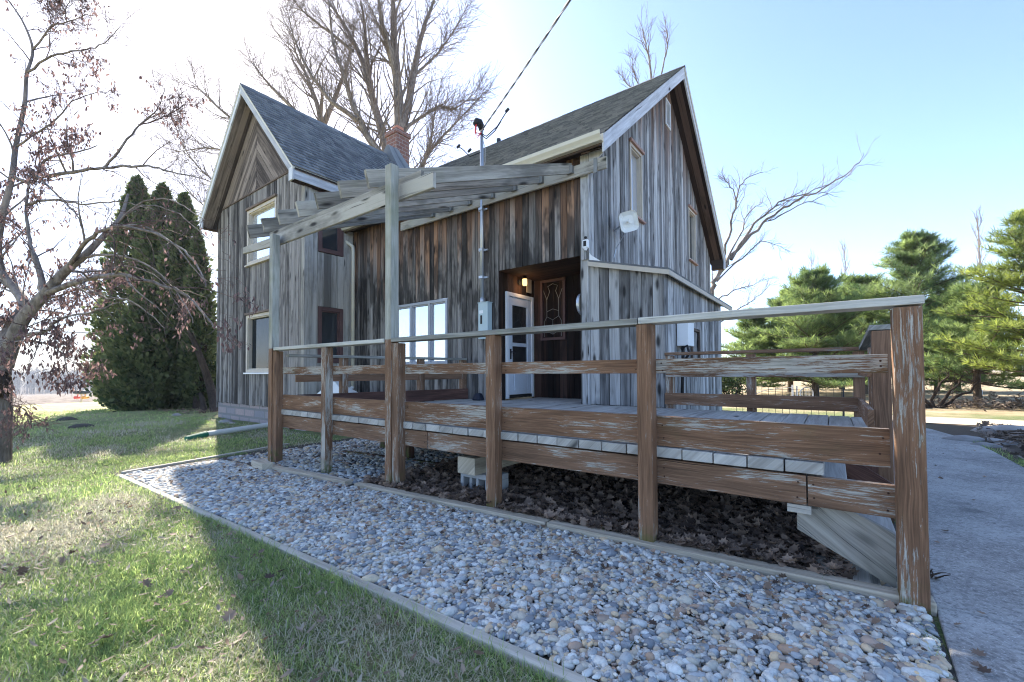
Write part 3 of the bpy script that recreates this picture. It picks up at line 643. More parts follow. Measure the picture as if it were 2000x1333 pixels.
# side wall of the wing with its two windows
siding('wall', (WX1, 0, 0), (0, 1, 0), (1, 0, 0), WY+.0, 4.58, .2, lambda s: 4.98, [], (.10, .13), M['pale'], house)
su = (4.60, 5.16, 2.36, 2.0)
sy0, sy1 = 4.60, 5.15; SUz = (atx(622, 492, WX1)[2], atx(622, 428, WX1)[2]+.75); SLz = (atx(622, 700, WX1)[2]-.1, atx(622, 598, WX1)[2])
siding('wall', (WX1, 0, 0), (0, 1, 0), (1, 0, 0), 4.58, 5.39, .2, lambda s: 4.98, [(sy0, sy1, SUz[0], SUz[1]), (sy0, sy1, SLz[0], SLz[1])], (.12, .17), M['pale'], house)
window((WX1, 0, 0), (0, 1, 0), (1, 0, 0), sy0, sy1, SUz[0]+.01, SUz[1]-.01, M['maroon'], M['glass'], .075, .08, .025)
window((WX1, 0, 0), (0, 1, 0), (1, 0, 0), sy0, sy1, SLz[0]+.01, SLz[1]-.01, M['maroon'], M['glass'], .075, .08, .025)
m = MB(); m.bx(WX1-.004, WX1+.03, WY-.03, WY+.10, .34, 5.0); m.bx(WX1-.10, WX1+.03, WY-.045, WY-.03, .34, 5.0); m.build('corner_board', M['pale'], house)
m = MB(); m.bx(WX0-.02, WX0+.0, WY, 8.0, .2, 5.0); m.bx(WX0, WX1, 7.9, 7.95, .2, 5.0)
m.hexa([(WX0, 7.9, 5), (WX1, 7.9, 5), (WX1, 7.95, 5), (WX0, 7.95, 5), (WRX-.01, 7.9, 7.3), (WRX+.01, 7.9, 7.3), (WRX+.01, 7.95, 7.3), (WRX-.01, 7.95, 7.3)], (1, 0, 0)); m.build('wall', M['wing'], house)
# foundation
m = MB(); m.bx(WX0+.03, WX1-.03, WY+.03, WY+.35, -.3, .35); m.bx(WX1-.35, WX1-.03, WY+.35, YW+.1, -.3, .25); m.bx(WX1, XR-.05, YW+.04, YW+.3, -.2, .22); m.bx(XR-.35, XR-.04, YW+.1, 12.8, -.2, .2); m.build('foundation', M['stone'], house, bevel=.01)
# wing roof
m = MB(); n2 = int(math.hypot(WEX1-WRX, WR-WE)/.14)
slope(m, (WEX1, 0, WE), (0, 1, 0), (WRX-WEX1, 0, WR-WE), lambda t: (WYE-.012, WYB), n2)
slope(m, (WEX0, 0, WE), (0, 1, 0), (WRX-WEX0, 0, WR-WE), lambda t: (WYE-.012, WYB), n2)
wroof = m.build('roof', M['shingle'], house)
def slabx(m, xa, xb, za, zb, y0, y1, d0, d1, long=None):
    m.hexa([(xa, y0, za-d1), (xa, y1, za-d1), (xb, y1, zb-d1), (xb, y0, zb-d1), (xa, y0, za-d0), (xa, y1, za-d0), (xb, y1, zb-d0), (xb, y0, zb-d0)], long or (xb-xa, 0, zb-za))
m = MB(); slabx(m, WEX1+.02, WRX, WE-.02, WR, WYE+.03, WYB-.01, .008, .05); slabx(m, WEX0-.02, WRX, WE-.02, WR, WYE+.03, WYB-.01, .008, .05); m.build('roof_deck', M['soffit'], wroof)
for xa in (WEX1-.04, WEX0+.04):
    m = MB(); y = WYE+.03
    while y < WY-.01: slabx(m, xa, WRX, WE+.04, WR, y+.002, min(y+.12, WY-.002), .20, .22); y += .12
    m.build('soffit', M['chev'], wroof)
for xa, sx in ((WEX1, 1), (WEX0, -1)):
    m = MB(); slabx(m, xa+sx*.01, WRX, WE-.012, WR, WYE, WYE+.028, .012, .22); m.build('rake_board', M['rake'], wroof)
    m = MB(); slabx(m, xa+sx*.02, WRX, WE-.022, WR+.0, WYE-.012, WYE+.01, .004, .05); m.build('rake_trim', M['cream'], wroof)
    m = MB(); m.bx(min(xa, xa-sx*.15), max(xa, xa-sx*.15), WYE-.004, WYE+.03, WE-.26, WE-.02); m.build('return_end', M['rake'], wroof)
    m = MB(); m.bx(min(xa-sx*.022, xa+sx*.0), max(xa-sx*.022, xa), WYE+.03, WYB-.05, WE-.24, WE-.05); m.build('fascia', M['rake'] if sx > 0 else M['trimwood'], wroof)
    m = MB(); m.bx(min(xa, xa+sx*.02), max(xa, xa+sx*.02), WYE+.02, WYB-.05, WE-.055, WE-.02); m.build('drip_edge', M['cream'], wroof)
    m = MB(); m.bx(min(xa-sx*.03, xa-sx*.17), max(xa-sx*.03, xa-sx*.17), WYE+.04, WYB-.06, WE-.25, WE-.23); m.build('soffit', M['soffit'], wroof)
m = MB()
for k in range(14):
    y0 = WYE-.015+k*.29; y1 = y0+.32
    for sg in (-1, 1): m.poly([(WRX, y0, WR+.022), (WRX, y1, WR+.03), (WRX+sg*.15, y1, WR-.15*kw+.03), (WRX+sg*.15, y0, WR-.15*kw+.022)])
m.build('ridge_cap', M['shingle'], wroof)
# little saddle at the back end of the ridge and the chimney behind it
m = MB(); m.hexa([(WRX-1.2, 7.75, 6.2), (WRX+.9, 7.75, 6.5), (WRX+1.4, 8.35, 6.0), (WRX-1.2, 8.35, 6.2), (WRX-.05, 7.95, 7.83), (WRX+.05, 7.95, 7.83), (WRX+.05, 8.30, 7.83), (WRX-.05, 8.30, 7.83)], (0, 1, 0)); m.build('cricket', M['shingle'], wroof)
cc = aty(777, 280, 8.75); ct = aty(777, 262, 8.75)[2]
m = MB(); cx, cy = cc[0], cc[1]; hw = .25
def uvbox(m, x0, x1, y0, y1, z0, z1):
    for P, ax in (((x0, x1, y0, y0), 0), ((x1, x1, y0, y1), 1), ((x1, x0, y1, y1), 0), ((x0, x0, y1, y0), 1)):
        L = abs(P[1]-P[0])+abs(P[3]-P[2]); m.poly([(P[0], P[2], z0), (P[1], P[3], z0), (P[1], P[3], z1), (P[0], P[2], z1)], [(0, z0), (L, z0), (L, z1), (0, z1)])
    m.poly([(x0, y0, z1), (x1, y0, z1), (x1, y1, z1), (x0, y1, z1)]); m.poly([(x0, y0, z0), (x0, y1, z0), (x1, y1, z0), (x1, y0, z0)])
uvbox(m, cx-hw, cx+hw, cy-hw, cy+hw, 4, ct-.14); uvbox(m, cx-hw-.04, cx+hw+.04, cy-hw-.04, cy+hw+.04, ct-.14, ct)
ch = m.build('chimney', M['brick'], house); m = MB(); m.bx(cx-.13, cx+.13, cy-.13, cy+.13, ct, ct+.2); m.build('flue', M['terra'], ch, bevel=.01)
# roof vent pipe on the main ridge, small side porch roof
m = MB(); vp = aty(974, 272, 9.3); m.tube([(vp[0], 9.3, 6.9), (vp[0], 9.3, vp[2])], .06, 10); m.build('vent_pipe', M['navy'], house)
m = MB(); m.hexa([(-13.3, 5.2, 3.42), (-12.7, 5.2, 3.9), (-12.7, 7.5, 3.9), (-13.3, 7.5, 3.42), (-13.3, 5.2, 3.58), (-12.7, 5.2, 4.1), (-12.7, 7.5, 4.1), (-13.3, 7.5, 3.58)], (0, 1, 0)); m.build('side_roof', M['trimwood'], house)
# ================================================================== DECK / RAMP
DZ = .618
deck = thing('wooden_ramp', 'grey plank deck with peeling brown stained railings in front of the porch', 'ramp')
m = MB(); x = -5.52
LX = lambda y: -5.47+(y-2.6)*.19            # skewed left end
while x < .27:
    e = x+.166; y0 = 2.575+random.uniform(-.006, .006)
    if x > -.125: y0 = 3.93+random.uniform(-.004, .004)
    y1 = 5.372
    if x < LX(5.37)-.17:                     # the boards that die into the skewed end
        y1 = min(y1, 2.6+(x+.083+5.47)/.19)
    if y1-y0 > .05: m.bx(x+.003, e-.003, y0, y1, DZ-.058, DZ+random.uniform(-.003, .003), long=(0, 1, 0))
    if -4.27 < x < -3.0: m.bx(max(x+.003, -4.27), min(e-.003, -2.85), 5.376, 6.42, DZ-.042, DZ-.002, long=(0, 1, 0))
    x = e
m.build('deck_boards', M['deckwood'], deck, bevel=.004)
# posts: (x, top)
XP = [.215, -.94, -2.115, -3.335, -4.435, -5.66]
def post(x, y, z0, z1, mat, w=.089, parent=deck, name='post', lean=(0, 0)):
    m = MB(); w2 = w/2
    m.hexa([(x-w2, y-w2, z0), (x+w2, y-w2, z0), (x+w2, y+w2, z0), (x-w2, y+w2, z0), (x-w2+lean[0], y-w2+lean[1], z1), (x+w2+lean[0], y-w2+lean[1], z1), (x+w2+lean[0], y+w2+lean[1], z1), (x-w2+lean[0], y+w2+lean[1], z1)], (0, 0, 1))
    return m.build(name, mat, parent, bevel=.006)
PYc = 2.5445
RT0 = 1.348                                   # underside of the cap rail
post(XP[0]+.045, PYc, -.1, RT0-.005, M['peel2'], .097)
for i in (1, 2, 4): post(XP[i]+.045, PYc, -.15, RT0, M['peel'])
post(XP[3]+.135, PYc+.01, -.15, RT0-.01, M['peel0']); post(XP[5]+.135, PYc+.012, -.15, RT0-.01, M['peel0'])
# boards behind the posts: fascia, kick board, mid rail, butted at the posts
NAILX = [v+.045 for v in XP]+[XP[3]+.135, XP[5]+.135]
def hboard(name, x0, x1, y0, y1, z0, z1, mat, dz=0, parent=deck, nails=False):
    m = MB(); m.hexa([(x0, y0, z0+dz), (x1, y0, z0), (x1, y1, z0), (x0, y1, z0+dz), (x0, y0, z1+dz), (x1, y0, z1), (x1, y1, z1), (x0, y1, z1+dz)], (1, 0, 0)); nf = len(m.f)
    if nails:
        for nx in [x0+.03, x1-.03]+[v+o_ for v in NAILX for o_ in (-.075, .075) if x0+.06 < v+o_ < x1-.06]:
            for fz in (.28, .72):
                zz = z0+(z1-z0)*fz+random.uniform(-.012, .012); q = nx+random.uniform(-.008, .008); m.tube([(q, y0+.002, zz), (q, y0-.0022, zz)], .0052, 7)
    o = m.build(name, mat, parent, bevel=.004)
    if nails: o.data.materials.append(M['rustnail']); [setattr(p, 'material_index', 1) for p in o.data.polygons[nf:]]
    return o
BY0, BY1 = 2.592, 2.630
fz0, fz1 = .402, .548
for a, b, mt in ((-5.56, -4.40, 'peel0'), (-4.39, -2.86, 'peel0'), (-2.85, -.118, 'peel0'), (-.112, .255, 'peel0')): hboard('fascia', a, b, BY0, BY1, fz0, fz1, M[mt], nails=True)
for a, b, mt in ((-5.50, -3.25, 'peel'), (-3.24, -2.075, 'peel'), (-2.065, -.905, 'peel'), (-.895, .20, 'peel2')): hboard('kick_board', a, b, BY0, BY1, DZ+.008, .802, M[mt], nails=True)
for a, b, mt in ((-5.50, -4.40, 'peel2'), (-4.39, -3.24, 'peel'), (-3.23, -2.075, 'peel'), (-2.065, -.905, 'peel'), (-.895, .20, 'peel2')): hboard('mid_rail', a, b, BY0, BY1, 1.056, 1.143, M[mt], nails=True)
for a, b, e in ((-5.52, -3.345, 0), (-3.24, -.93, 0), (-.925, .315, .002)): hboard('cap_rail', a, b, 2.495, 2.63, RT0+e, RT0+.038+e, M['cap'])
# skewed end railing on the left
def pe(t): return (-5.42+t*.47, 2.72+t*2.6)
(ex0, ey0), (ex1, ey1) = pe(0), pe(1)
for t in (.23, .68, .985):
    px_, py_ = pe(t); post(px_, py_, .3, 1.27, M['peel0'])
m = MB(); m.bar((ex0, ey0-.1, 1.285), (ex1, ey1, 1.285), .12, .035); m.build('cap_rail', M['cap'], deck, bevel=.003)
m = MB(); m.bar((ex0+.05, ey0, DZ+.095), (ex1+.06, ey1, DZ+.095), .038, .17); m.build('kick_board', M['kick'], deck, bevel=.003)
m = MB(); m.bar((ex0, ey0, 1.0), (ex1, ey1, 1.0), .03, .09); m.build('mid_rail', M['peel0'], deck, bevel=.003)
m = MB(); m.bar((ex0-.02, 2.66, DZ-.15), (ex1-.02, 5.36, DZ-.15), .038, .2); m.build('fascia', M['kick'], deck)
# rear railing right of the lean-to
RYr = 5.42
for xx in (XB+.05, -.73, .20): post(xx, RYr, -.1, 1.255, M['peel0'])
hboard('cap_rail', XB+.0, .30, RYr-.06, RYr+.06, 1.262, 1.297, M['peel0']); hboard('mid_rail', XB+.02, .24, RYr-.085, RYr-.047, 1.0, 1.09, M['peel']); hboard('kick_board', XB+.005, .20, RYr-.085, RYr-.047, .665, .805, M['peel'])
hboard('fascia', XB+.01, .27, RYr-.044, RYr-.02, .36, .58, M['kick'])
# right stub railing down to the stair opening
SX = .25
post(SX+.02, 3.98, -.05, 1.345, M['peel0'], .1); post(SX+.03, 4.7, -.05, 1.26, M['peel0'])
m = MB(); m.bar((SX+.01, 5.36, 1.283), (SX+.015, 3.93, 1.368), .115, .036); m.build('cap_rail', M['cap'], deck, bevel=.003)
m = MB(); m.bx(SX-.065, SX-.03, 3.86, 5.33, .665, .80); m.build('kick_board', M['peel'], deck, bevel=.004)
m = MB(); m.bx(SX-.06, SX-.03, 3.95, 5.33, 1.02, 1.10); m.build('mid_rail', M['peel0'], deck, bevel=.004)
# joists and beams under the deck
m = MB()
for yy in (2.65, 3.3, 4.0, 4.7, 5.3): m.bx(-5.3, -.13 if yy < 3.9 else .24, yy, yy+.04, DZ-.19, DZ-.045)
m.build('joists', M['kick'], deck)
m = MB(); m.bx(-.115, -.075, 2.64, 3.9, DZ-.24, DZ-.03); m.build('end_joist', M['grey'], deck)
for xx, yy in ((-4.3, 3.6), (-3.1, 4.9), (-5.2, 3.9)): post(xx, yy, -.1, DZ-.2, M['kick'])
# stairs at the right end
q = [aty(x_, y_, 2.66) for x_, y_ in ((1557, 1034), (1752, 1153), (1756, 1046), (1640, 968))]
st = MB(); st.hexa([(q[0][0], 2.66, q[0][2]), (q[1][0], 2.66, q[1][2]), (q[1][0], 2.70, q[1][2]), (q[0][0], 2.70, q[0][2]), (q[0][0], 2.66, .50), (q[1][0], 2.66, q[2][2]), (q[1][0], 2.70, q[2][2]), (q[0][0], 2.70, .50)], (1, 0, -.75))
st.build('stringer', M['grey'], deck, bevel=.003)
st = MB(); st.hexa([(-.07, 3.82, fz0-.10), (.30, 3.82, .0), (.30, 3.86, .0), (-.07, 3.86, fz0-.10), (-.07, 3.82, DZ-.05), (.32, 3.82, .30), (.32, 3.86, .30), (-.07, 3.86, DZ-.05)], (1, 0, -.6)); st.build('stringer', M['kick'], deck)
m = MB(); m.bx(-.07, .235, 3.87, 3.90, .20, DZ-.065); m.build('skirt_board', M['kick'], deck)
for a, b, z in ((-.07, float(atz(1655, 938, .43)[0]), .43), (.07, .24, .25)): m = MB(); m.bx(a, b, 2.71, 3.81, z-.04, z, long=(0, 1, 0)); m.build('tread', M['deckwood'], deck, bevel=.004)
m = MB(); m.bx(-.20, -.10, 2.60, 2.66, fz0-.045, fz0-.005); m.build('cleat', M['grey'], deck)

# beam on a cinder block below the deck, loose timber block, landing plank
tb = thing('support_timber', 'heavy grey timber with blond end grain propped on a cinder block under the deck', 'timber')
bp = atg(913, 984)
m = MB(); m.bx(-2.62, -2.42, 2.72, 4.2, .20, .345); m.build('beam', M['tan'], tb, bevel=.006)
cb = MB(); bx0, by0, bz0 = -2.66, 2.80, .02
H_, L_, W_ = .178, .39, .19
cb.bx(bx0, bx0+L_, by0, by0+.032, bz0, bz0+.04); cb.bx(bx0, bx0+L_, by0, by0+W_, bz0+H_-.045, bz0+H_)
cb.bx(bx0, bx0+L_, by0+.0, by0+W_, bz0-.02, bz0)
for xx in (0, .105, .18, .285, .355): cb.bx(bx0+xx, bx0+xx+(.035 if xx in (0, .355) else .03), by0, by0+W_, bz0, bz0+H_-.045)
cb.bx(bx0+.035, bx0+.355, by0+.10, by0+W_, bz0, bz0+H_-.045)
tag(cb.build('cinder_block', M['block'], bevel=.004), 'hollow grey cinder block under the timber beneath the deck', 'cinder block')
a = atg(490, 917); b = atg(531, 932)
d = Vector((b[0]-a[0], b[1]-a[1], 0)); d.normalize(); nrm = Vector((-d.y, d.x, 0))
m = MB(); m.box(Vector((a[0], a[1], -.05)), d*.33, nrm*.12, (0, 0, .115)); tag(m.build('timber_block', M['tan'], bevel=.008), 'short squared timber offcut lying at the foot of the tall left pergola post', 'timber')
m = MB(); m.bx(-.16, .16, 2.62, 3.25, .045, .075, long=(0, 1, 0)); tag(m.build('landing_plank', M['grey'], bevel=.004), 'flat grey plank on the ground beneath the stair stringer', 'plank')

# ================================================================== PERGOLA
per = thing('pergola', 'weathered grey sloping timber pergola on two tall posts over the ramp', 'pergola')
t3 = aty(757, 321, 2.5)[2]; t5 = aty(527, 456, 2.5)[2]
post(XP[3]+.045, PYc, -.15, t3, M['post'], parent=per); post(XP[5]+.045, PYc, -.15, t5-.02, M['post'], parent=per)
# beams behind the posts
def beam(xa, za0, za1, xb, zb0, zb1, y0, y1, name='beam'):
    m = MB(); m.hexa([(xa, y0, za0), (xb, y0, zb0), (xb, y1, zb0), (xa, y1, za0), (xa, y0, za1), (xb, y0, zb1), (xb, y1, zb1), (xa, y1, za1)], (1, 0, 0)); return m.build(name, M['grey'], per, bevel=.005)
ba, bb_ = aty(846, 334, 2.64), aty(846, 366, 2.64); la, lb = aty(537, 457, 2.64), aty(537, 481, 2.64)
beam(la[0]+.05, lb[2]+.0, lb[2]+.145, ba[0], bb_[2], bb_[2]+.145, 2.640, 2.678)
ba2 = aty(822, 330, 2.68); beam(la[0]-.25, lb[2]+.09, lb[2]+.235, ba2[0], bb_[2]+.09, bb_[2]+.235, 2.682, 2.72)
l0, l1 = aty(480, 489, 2.60), aty(513, 482, 2.60); beam(l0[0], l0[2]-.06, l0[2]+.03, XP[5]-.01, l1[2]-.07, l1[2]+.045, 2.56, 2.598, 'beam_end')
# rafters from the front overhang up to the ledger on the wall
YE, YL = 2.60, 5.30
LZ = 3.99
for k, pxy in enumerate(((710, 333), (657, 355), (612, 378), (575, 395), (538, 412), (508, 428), (480, 441))):
    p = aty(*pxy, YE); x = p[0]; zt = p[2]; h = .19
    xe = x+.90; m = MB(); w = .038; zl = LZ+.02-random.uniform(0, .02)
    y0b = YE+.05
    slopez = (zl-zt)/(YL-YE)
    m.hexa([(x, y0b, zt-h+slopez*.05), (x+w, y0b, zt-h+slopez*.05), (xe+w, YL, zl-h*.8), (xe, YL, zl-h*.8), (x, YE, zt), (x+w, YE, zt), (xe+w, YL, zl), (xe, YL, zl)], (0, YL-YE, zl-zt))
    rf = m.build('rafter', M['grey'], per, bevel=.004)
    m = MB(); m.bx(xe-.03, xe+w+.03, YL-.05, YL+.003, zl-h*.8-.01, zl-h*.3); m.build('hanger', M['dullmetal'], rf)
hboard('ledger', -6.6, -2.37, YL+.004, YL+.042, LZ-.21, LZ-.05, M['grey'], parent=per)
m = MB(); m.bx(-2.55, -2.50, YL-.012, YL+.003, LZ-.24, LZ-.04); m.build('hanger', M['dullmetal'], per)

# ================================================================== EDGING TIMBERS
def edging(label, p, q, w, h, mat, name='edging_timber', z=None):
    p, q = Vector((*p, 0)), Vector((*q, 0)); m = MB(); n = max(1, int((q-p).length/1.2)); d = (q-p)/n
    zz = [float(gz(p.x+d.x*k)) for k in range(n+1)]
    sd = Vector((-d.y, d.x, 0)).normalized()*w
    for k in range(n):
        a, b = p+d*k, p+d*(k+1); P = []
        for dz in (-.06, h):
            P += [(a.x, a.y, zz[k]+dz), (b.x, b.y, zz[k+1]+dz), (b.x+sd.x, b.y+sd.y, zz[k+1]+dz), (a.x+sd.x, a.y+sd.y, zz[k]+dz)]
        m.hexa(P, d, (.5, .5, .5))
    o = m.build(name, mat, bevel=.006); return tag(o, label, 'edging', 'timber edging round the gravel')
fx = [-6.25, -4.3, -2.1, .3]
for lab, a, b in (('pale edging board between lawn and gravel at the far corner end', 0, 1), ('middle pale edging board between the grass and the pebbles', 1, 2), ('nearest pale edging board between grass and pebbles, running to the picture bottom', 2, 3)):
    edging(lab, (fx[a]+.004, GF(fx[a])), (fx[b]-.004, GF(fx[b])), .05, .028, M['edge'])
edging('edging timber along the back left side of the gravel, reaching the pergola post', (-6.33, 1.28), (-6.75, 3.3), .06, .035, M['edge'])
tx = [(-5.45, -3.72, 'weathered inner timber along the leftmost pair of ramp posts'), (-3.58, -1.55, 'inner timber between pebbles and leaf litter at the middle posts'), (-1.54, .33, 'nearest inner timber at the foot of the big corner post')]
for a, b, lab in tx: edging(lab, (a, TI(a)+.02), (b, TI(b)+.02), .085, .055, M['tan'])
edging('dark timber lying across the gravel under the ramp', (-5.5, 3.4), (-3.6, 3.5), .06, .03, M['kick'])

# ================================================================== GRAVEL (nobody could count it)
def ico():
    import bmesh
    bm = bmesh.new(); bmesh.ops.create_icosphere(bm, subdivisions=2, radius=1); 
    T = np.array([v.co for v in bm.verts]); F = np.array([[v.index for v in f.verts] for f in bm.faces]); bm.free(); return T, F
T, Fc = ico()
def pebbles(name, xr, flo, fhi, n, smin, smax, layers):
    x = RS.uniform(*xr, n); y = flo(x)+RS.uniform(0, 1, n)*(fhi(x)-flo(x))
    return x, y
dens = []
def field(n, x0, x1, flo, fhi, s0, s1, zb):
    x = RS.uniform(x0, x1, n); lo, hi = flo(x), fhi(x); y = lo+RS.uniform(0, 1, n)*(hi-lo)
    s = RS.lognormal(0, .42, n)*(s0+(s1-s0)*.35); s = np.clip(s, s0*.55, s1*1.5)
    return x, y, s, gz(x)+.006+zb*RS.uniform(0, 1, n)
gf = lambda x: GF(x)+.065; ti = lambda x: TI(x)+.01
A = [field(7000, -3.4, .29, gf, ti, .006, .009, .03), field(23000, -3.4, .29, gf, ti, .0092, .0152, .022), field(12500, -6.25, -3.4, gf, ti, .0115, .0175, .018), field(5200, -6.35, -3.65, lambda x: TI(x)+.1, lambda x: 0*x+4.6, .014, .021, .012), field(800, -3.4, .28, gf, ti, .016, .024, .02), field(500, -.9, .26, lambda x: TI(x)+.12, lambda x: TI(x)+.5, .012, .02, .005)]
x, y, s, z = [np.concatenate([a[k] for a in A]) for k in range(4)]
N = len(x); scl = np.stack([s*RS.uniform(.85, 1.55, N), s*RS.uniform(.75, 1.1, N), s*RS.uniform(.42, .8, N)], 1)
nv = len(T); 
tilt = np.einsum('nij,njk->nik', rotz(RS.uniform(0, 6.28, N)), rotx(RS.normal(0, .38, N)))
Vp = []; variants = []
V, FF = inst(T, Fc, np.stack([x, y, z], 1), tilt, scl)
# lumpy stones: low-frequency push per stone
ph = RS.uniform(0, 6.28, (N, 3)); Tn = T[None]
w = 1+.13*np.sin(2.2*Tn[:, :, 0]+ph[:, None, 0])+.12*np.sin(2.6*Tn[:, :, 1]+ph[:, None, 1])+.10*np.sin(3.0*Tn[:, :, 2]+ph[:, None, 2])+.07*np.sin(4*Tn[:, :, 0]+3*Tn[:, :, 1]+ph[:, None, 2])
ctr = rep(np.stack([x, y, z], 1), nv); V = ctr+(V-ctr)*w.reshape(-1, 1)
gravel = npmesh('gravel', V, FF, rep(RS.uniform(0, 1, (N, 3)), nv), M['pebble'], smooth=True); tag(gravel, 'river pebbles in blue grey and tan filling the bed', 'gravel', kind='stuff')

# ================================================================== LEAVES ON THE GROUND
def leaft(lobed):
    if lobed:
        a = [(0, 0), (.16, .12), (.42, .10), (.30, .30), (.50, .48), (.25, .52), (.30, .78), (.08, .74), (0, 1)]
        pts = [(x, y) for x, y in a]+[(-x, y) for x, y in a[::-1][1:-1]]
    else:
        a = [(0, 0), (.11, .2), (.15, .45), (.10, .75), (0, 1)]; pts = a+[(-x, y) for x, y in a[::-1][1:-1]]
    T = np.array([(x, y-.5, .25*abs(x)+.35*(y-.5)**2) for x, y in pts]); n = len(pts)
    c = np.array([[0, 0, .0]]); T = np.concatenate([T, c]); F = np.array([[n, i, (i+1) % n] for i in range(n)]); return T, F
def leaves(name, x, y, z, size, mat, lobed, flat=.35, label=None, cat='leaves', squeeze=1.0, kind='stuff', parent=None):
    T, F = leaft(lobed); N = len(x)
    rot = np.einsum('nij,njk->nik', rotz(RS.uniform(0, 6.28, N)), np.einsum('nij,njk->nik', rotx(RS.normal(0, flat, N)), rotz(RS.uniform(0, 6.28, N))))
    sc = np.stack([size*squeeze, size, size*RS.uniform(.5, 2.2, N)], 1)
    V, FF = inst(T, F, np.stack([x, y, z], 1), rot, sc); o = npmesh(name, V, FF, rep(RS.uniform(0, 1, (N, 3)), len(T)), mat)
    return tag(o, label, cat, kind=kind)
n = 9000; x = RS.uniform(-3.6, .05, n); y = TI(x)+.1+RS.uniform(0, 1, n)**1.6*2.6
leaves('leaf_litter', x, y, gz(x)+.02+RS.uniform(0, .06, n), RS.uniform(.03, .085, n), M['litter'], True, .6, 'dead brown leaves heaped in the dark under the ramp')
# ground sheet of soil under the deck litter is the gravel bed
def lawn_pts(n, x0, x1, y0, y1):
    x = RS.uniform(x0, x1, n); y = RS.uniform(y0, y1, n); ok = ~((y > GF(x)-.0) & (x > -6.45) & (y < 4.9)) & (x < .24) & ~((y > 4.1) & (x > -13)); return x[ok], y[ok]
x1_, y1_ = lawn_pts(2400, -5, .2, -1.2, 1.2); x2_, y2_ = lawn_pts(6000, -13, -3, -3, 4)
x = np.concatenate([x1_, x2_]); y = np.concatenate([y1_, y2_]); n = len(x)
leaves('fallen_leaves', x, y, gz(x)+.025+RS.uniform(0, .012, n), RS.uniform(.014, .055, n), M['fallen'], False, .45, 'narrow dry leaves scattered over the grass')
x, y = lawn_pts(150, -5, .2, -1, 1.2); n = len(x); leaves('oak_leaves', x, y, gz(x)+.03, RS.uniform(.025, .07, n), M['litter'], True, .6, 'broad lobed dry leaves lying on the lawn')
n = 520; x = RS.uniform(-5.8, .25, n); y = GF(x)+.1+RS.uniform(0, 1, n)**.6*(TI(x)-GF(x)-.12); leaves('gravel_leaves', x, y, gz(x)+.045, RS.uniform(.012, .045, n), M['litter'], True, .7, 'brown leaves caught among the pebbles')
# ================================================================== GRASS
def blades(name, x, y, h, wd, mat, label, lean=.6):
    N = len(x); T = np.array([(-.5, 0, 0), (.5, 0, 0), (.28, .18, .6), (-.28, .18, .6), (0, .6, 1.0)]); F1 = np.array([[0, 1, 2, 3]]); 
    F = np.array([[0, 1, 2], [0, 2, 3], [3, 2, 4]])
    rot = np.einsum('nij,njk->nik', rotz(RS.uniform(0, 6.28, N)), rotx(-np.abs(RS.normal(0, lean, N))))
    V, FF = inst(T, F, np.stack([x, y, gz(x)-.004], 1), rot, np.stack([wd, h, h], 1))
    return tag(npmesh(name, V, FF, rep(RS.uniform(0, 1, (N, 3)), 5), mat), label, 'grass', kind='stuff')
def patch(x, y): return np.sin(x*2.1+1.3*np.sin(y*1.7))*np.sin(y*2.6+1.1*np.sin(x*1.3))+.5*np.sin(x*5.3+y*3.1)*np.sin(y*6.1-x*2.2)
X_, Y_ = [], []
for n, b in ((190000, (-3.8, .22, -.6, 1.3)), (120000, (-7.5, -2.2, -1.6, 2.6)), (80000, (-13, -6.3, -2.5, 4.2)), (30000, (-22, -12, -4, 7))):
    a, c = lawn_pts(n, *b) if b[0] > -14 else (RS.uniform(b[0], b[1], n), RS.uniform(b[2], b[3], n)); k = patch(a, c) > RS.uniform(-1.15, .75, len(a)); X_.append(a[k]); Y_.append(c[k])
x = np.concatenate(X_); y = np.concatenate(Y_); N = len(x); dd = np.hypot(x, y)
blades('grass', x, y, RS.uniform(.012, .046, N)*(1+dd*.05)*(1+.35*patch(x*2.3, y*2.1)), RS.uniform(.0022, .004, N)*(1+dd*.22), M['grass'], 'short winter lawn left of the gravel bed')
a, c = lawn_pts(260000, -6, .22, -1.4, 1.4); a2, c2 = lawn_pts(80000, -13, -5, -2.5, 4.2); x = np.concatenate([a, a2]); y = np.concatenate([c, c2]); k = patch(x, y) < RS.uniform(-.95, 1.2, len(x)); x, y = x[k], y[k]; N = len(x); dd = np.hypot(x, y)
blades('dry_grass', x, y, RS.uniform(.015, .05, N)*(1+dd*.05), RS.uniform(.0022, .004, N)*(1+dd*.2), M['straw'], 'straw coloured thatch matted into the lawn', 1.1)
# tufts along the edging and in the leaf litter
x = RS.uniform(-6.2, .25, 2600); y = GF(x)-np.abs(RS.normal(0, .05, 2600))-.005; xb = np.concatenate([RS.normal(c_, .05, 70) for c_ in (-2.9, -2.45, -1.75, -1.2, -.55, -.05)]); yb = TI(xb)+RS.normal(.06, .05, len(xb))
x = np.concatenate([x, xb]); y = np.concatenate([y, yb]); N = len(x)
blades('grass_tufts', x, y, RS.uniform(.04, .09, N), RS.uniform(.003, .0045, N), M['grass'], 'longer grass tufts leaning over the edging boards', .5)
x = RS.uniform(1.6, 3.2, 5000); y = RS.uniform(5.2, 7.4, 5000); blades('verge_grass', x, y, RS.uniform(.03, .08, 5000), RS.uniform(.006, .012, 5000), M['grass'], 'grass patch on the far side of the concrete walk')
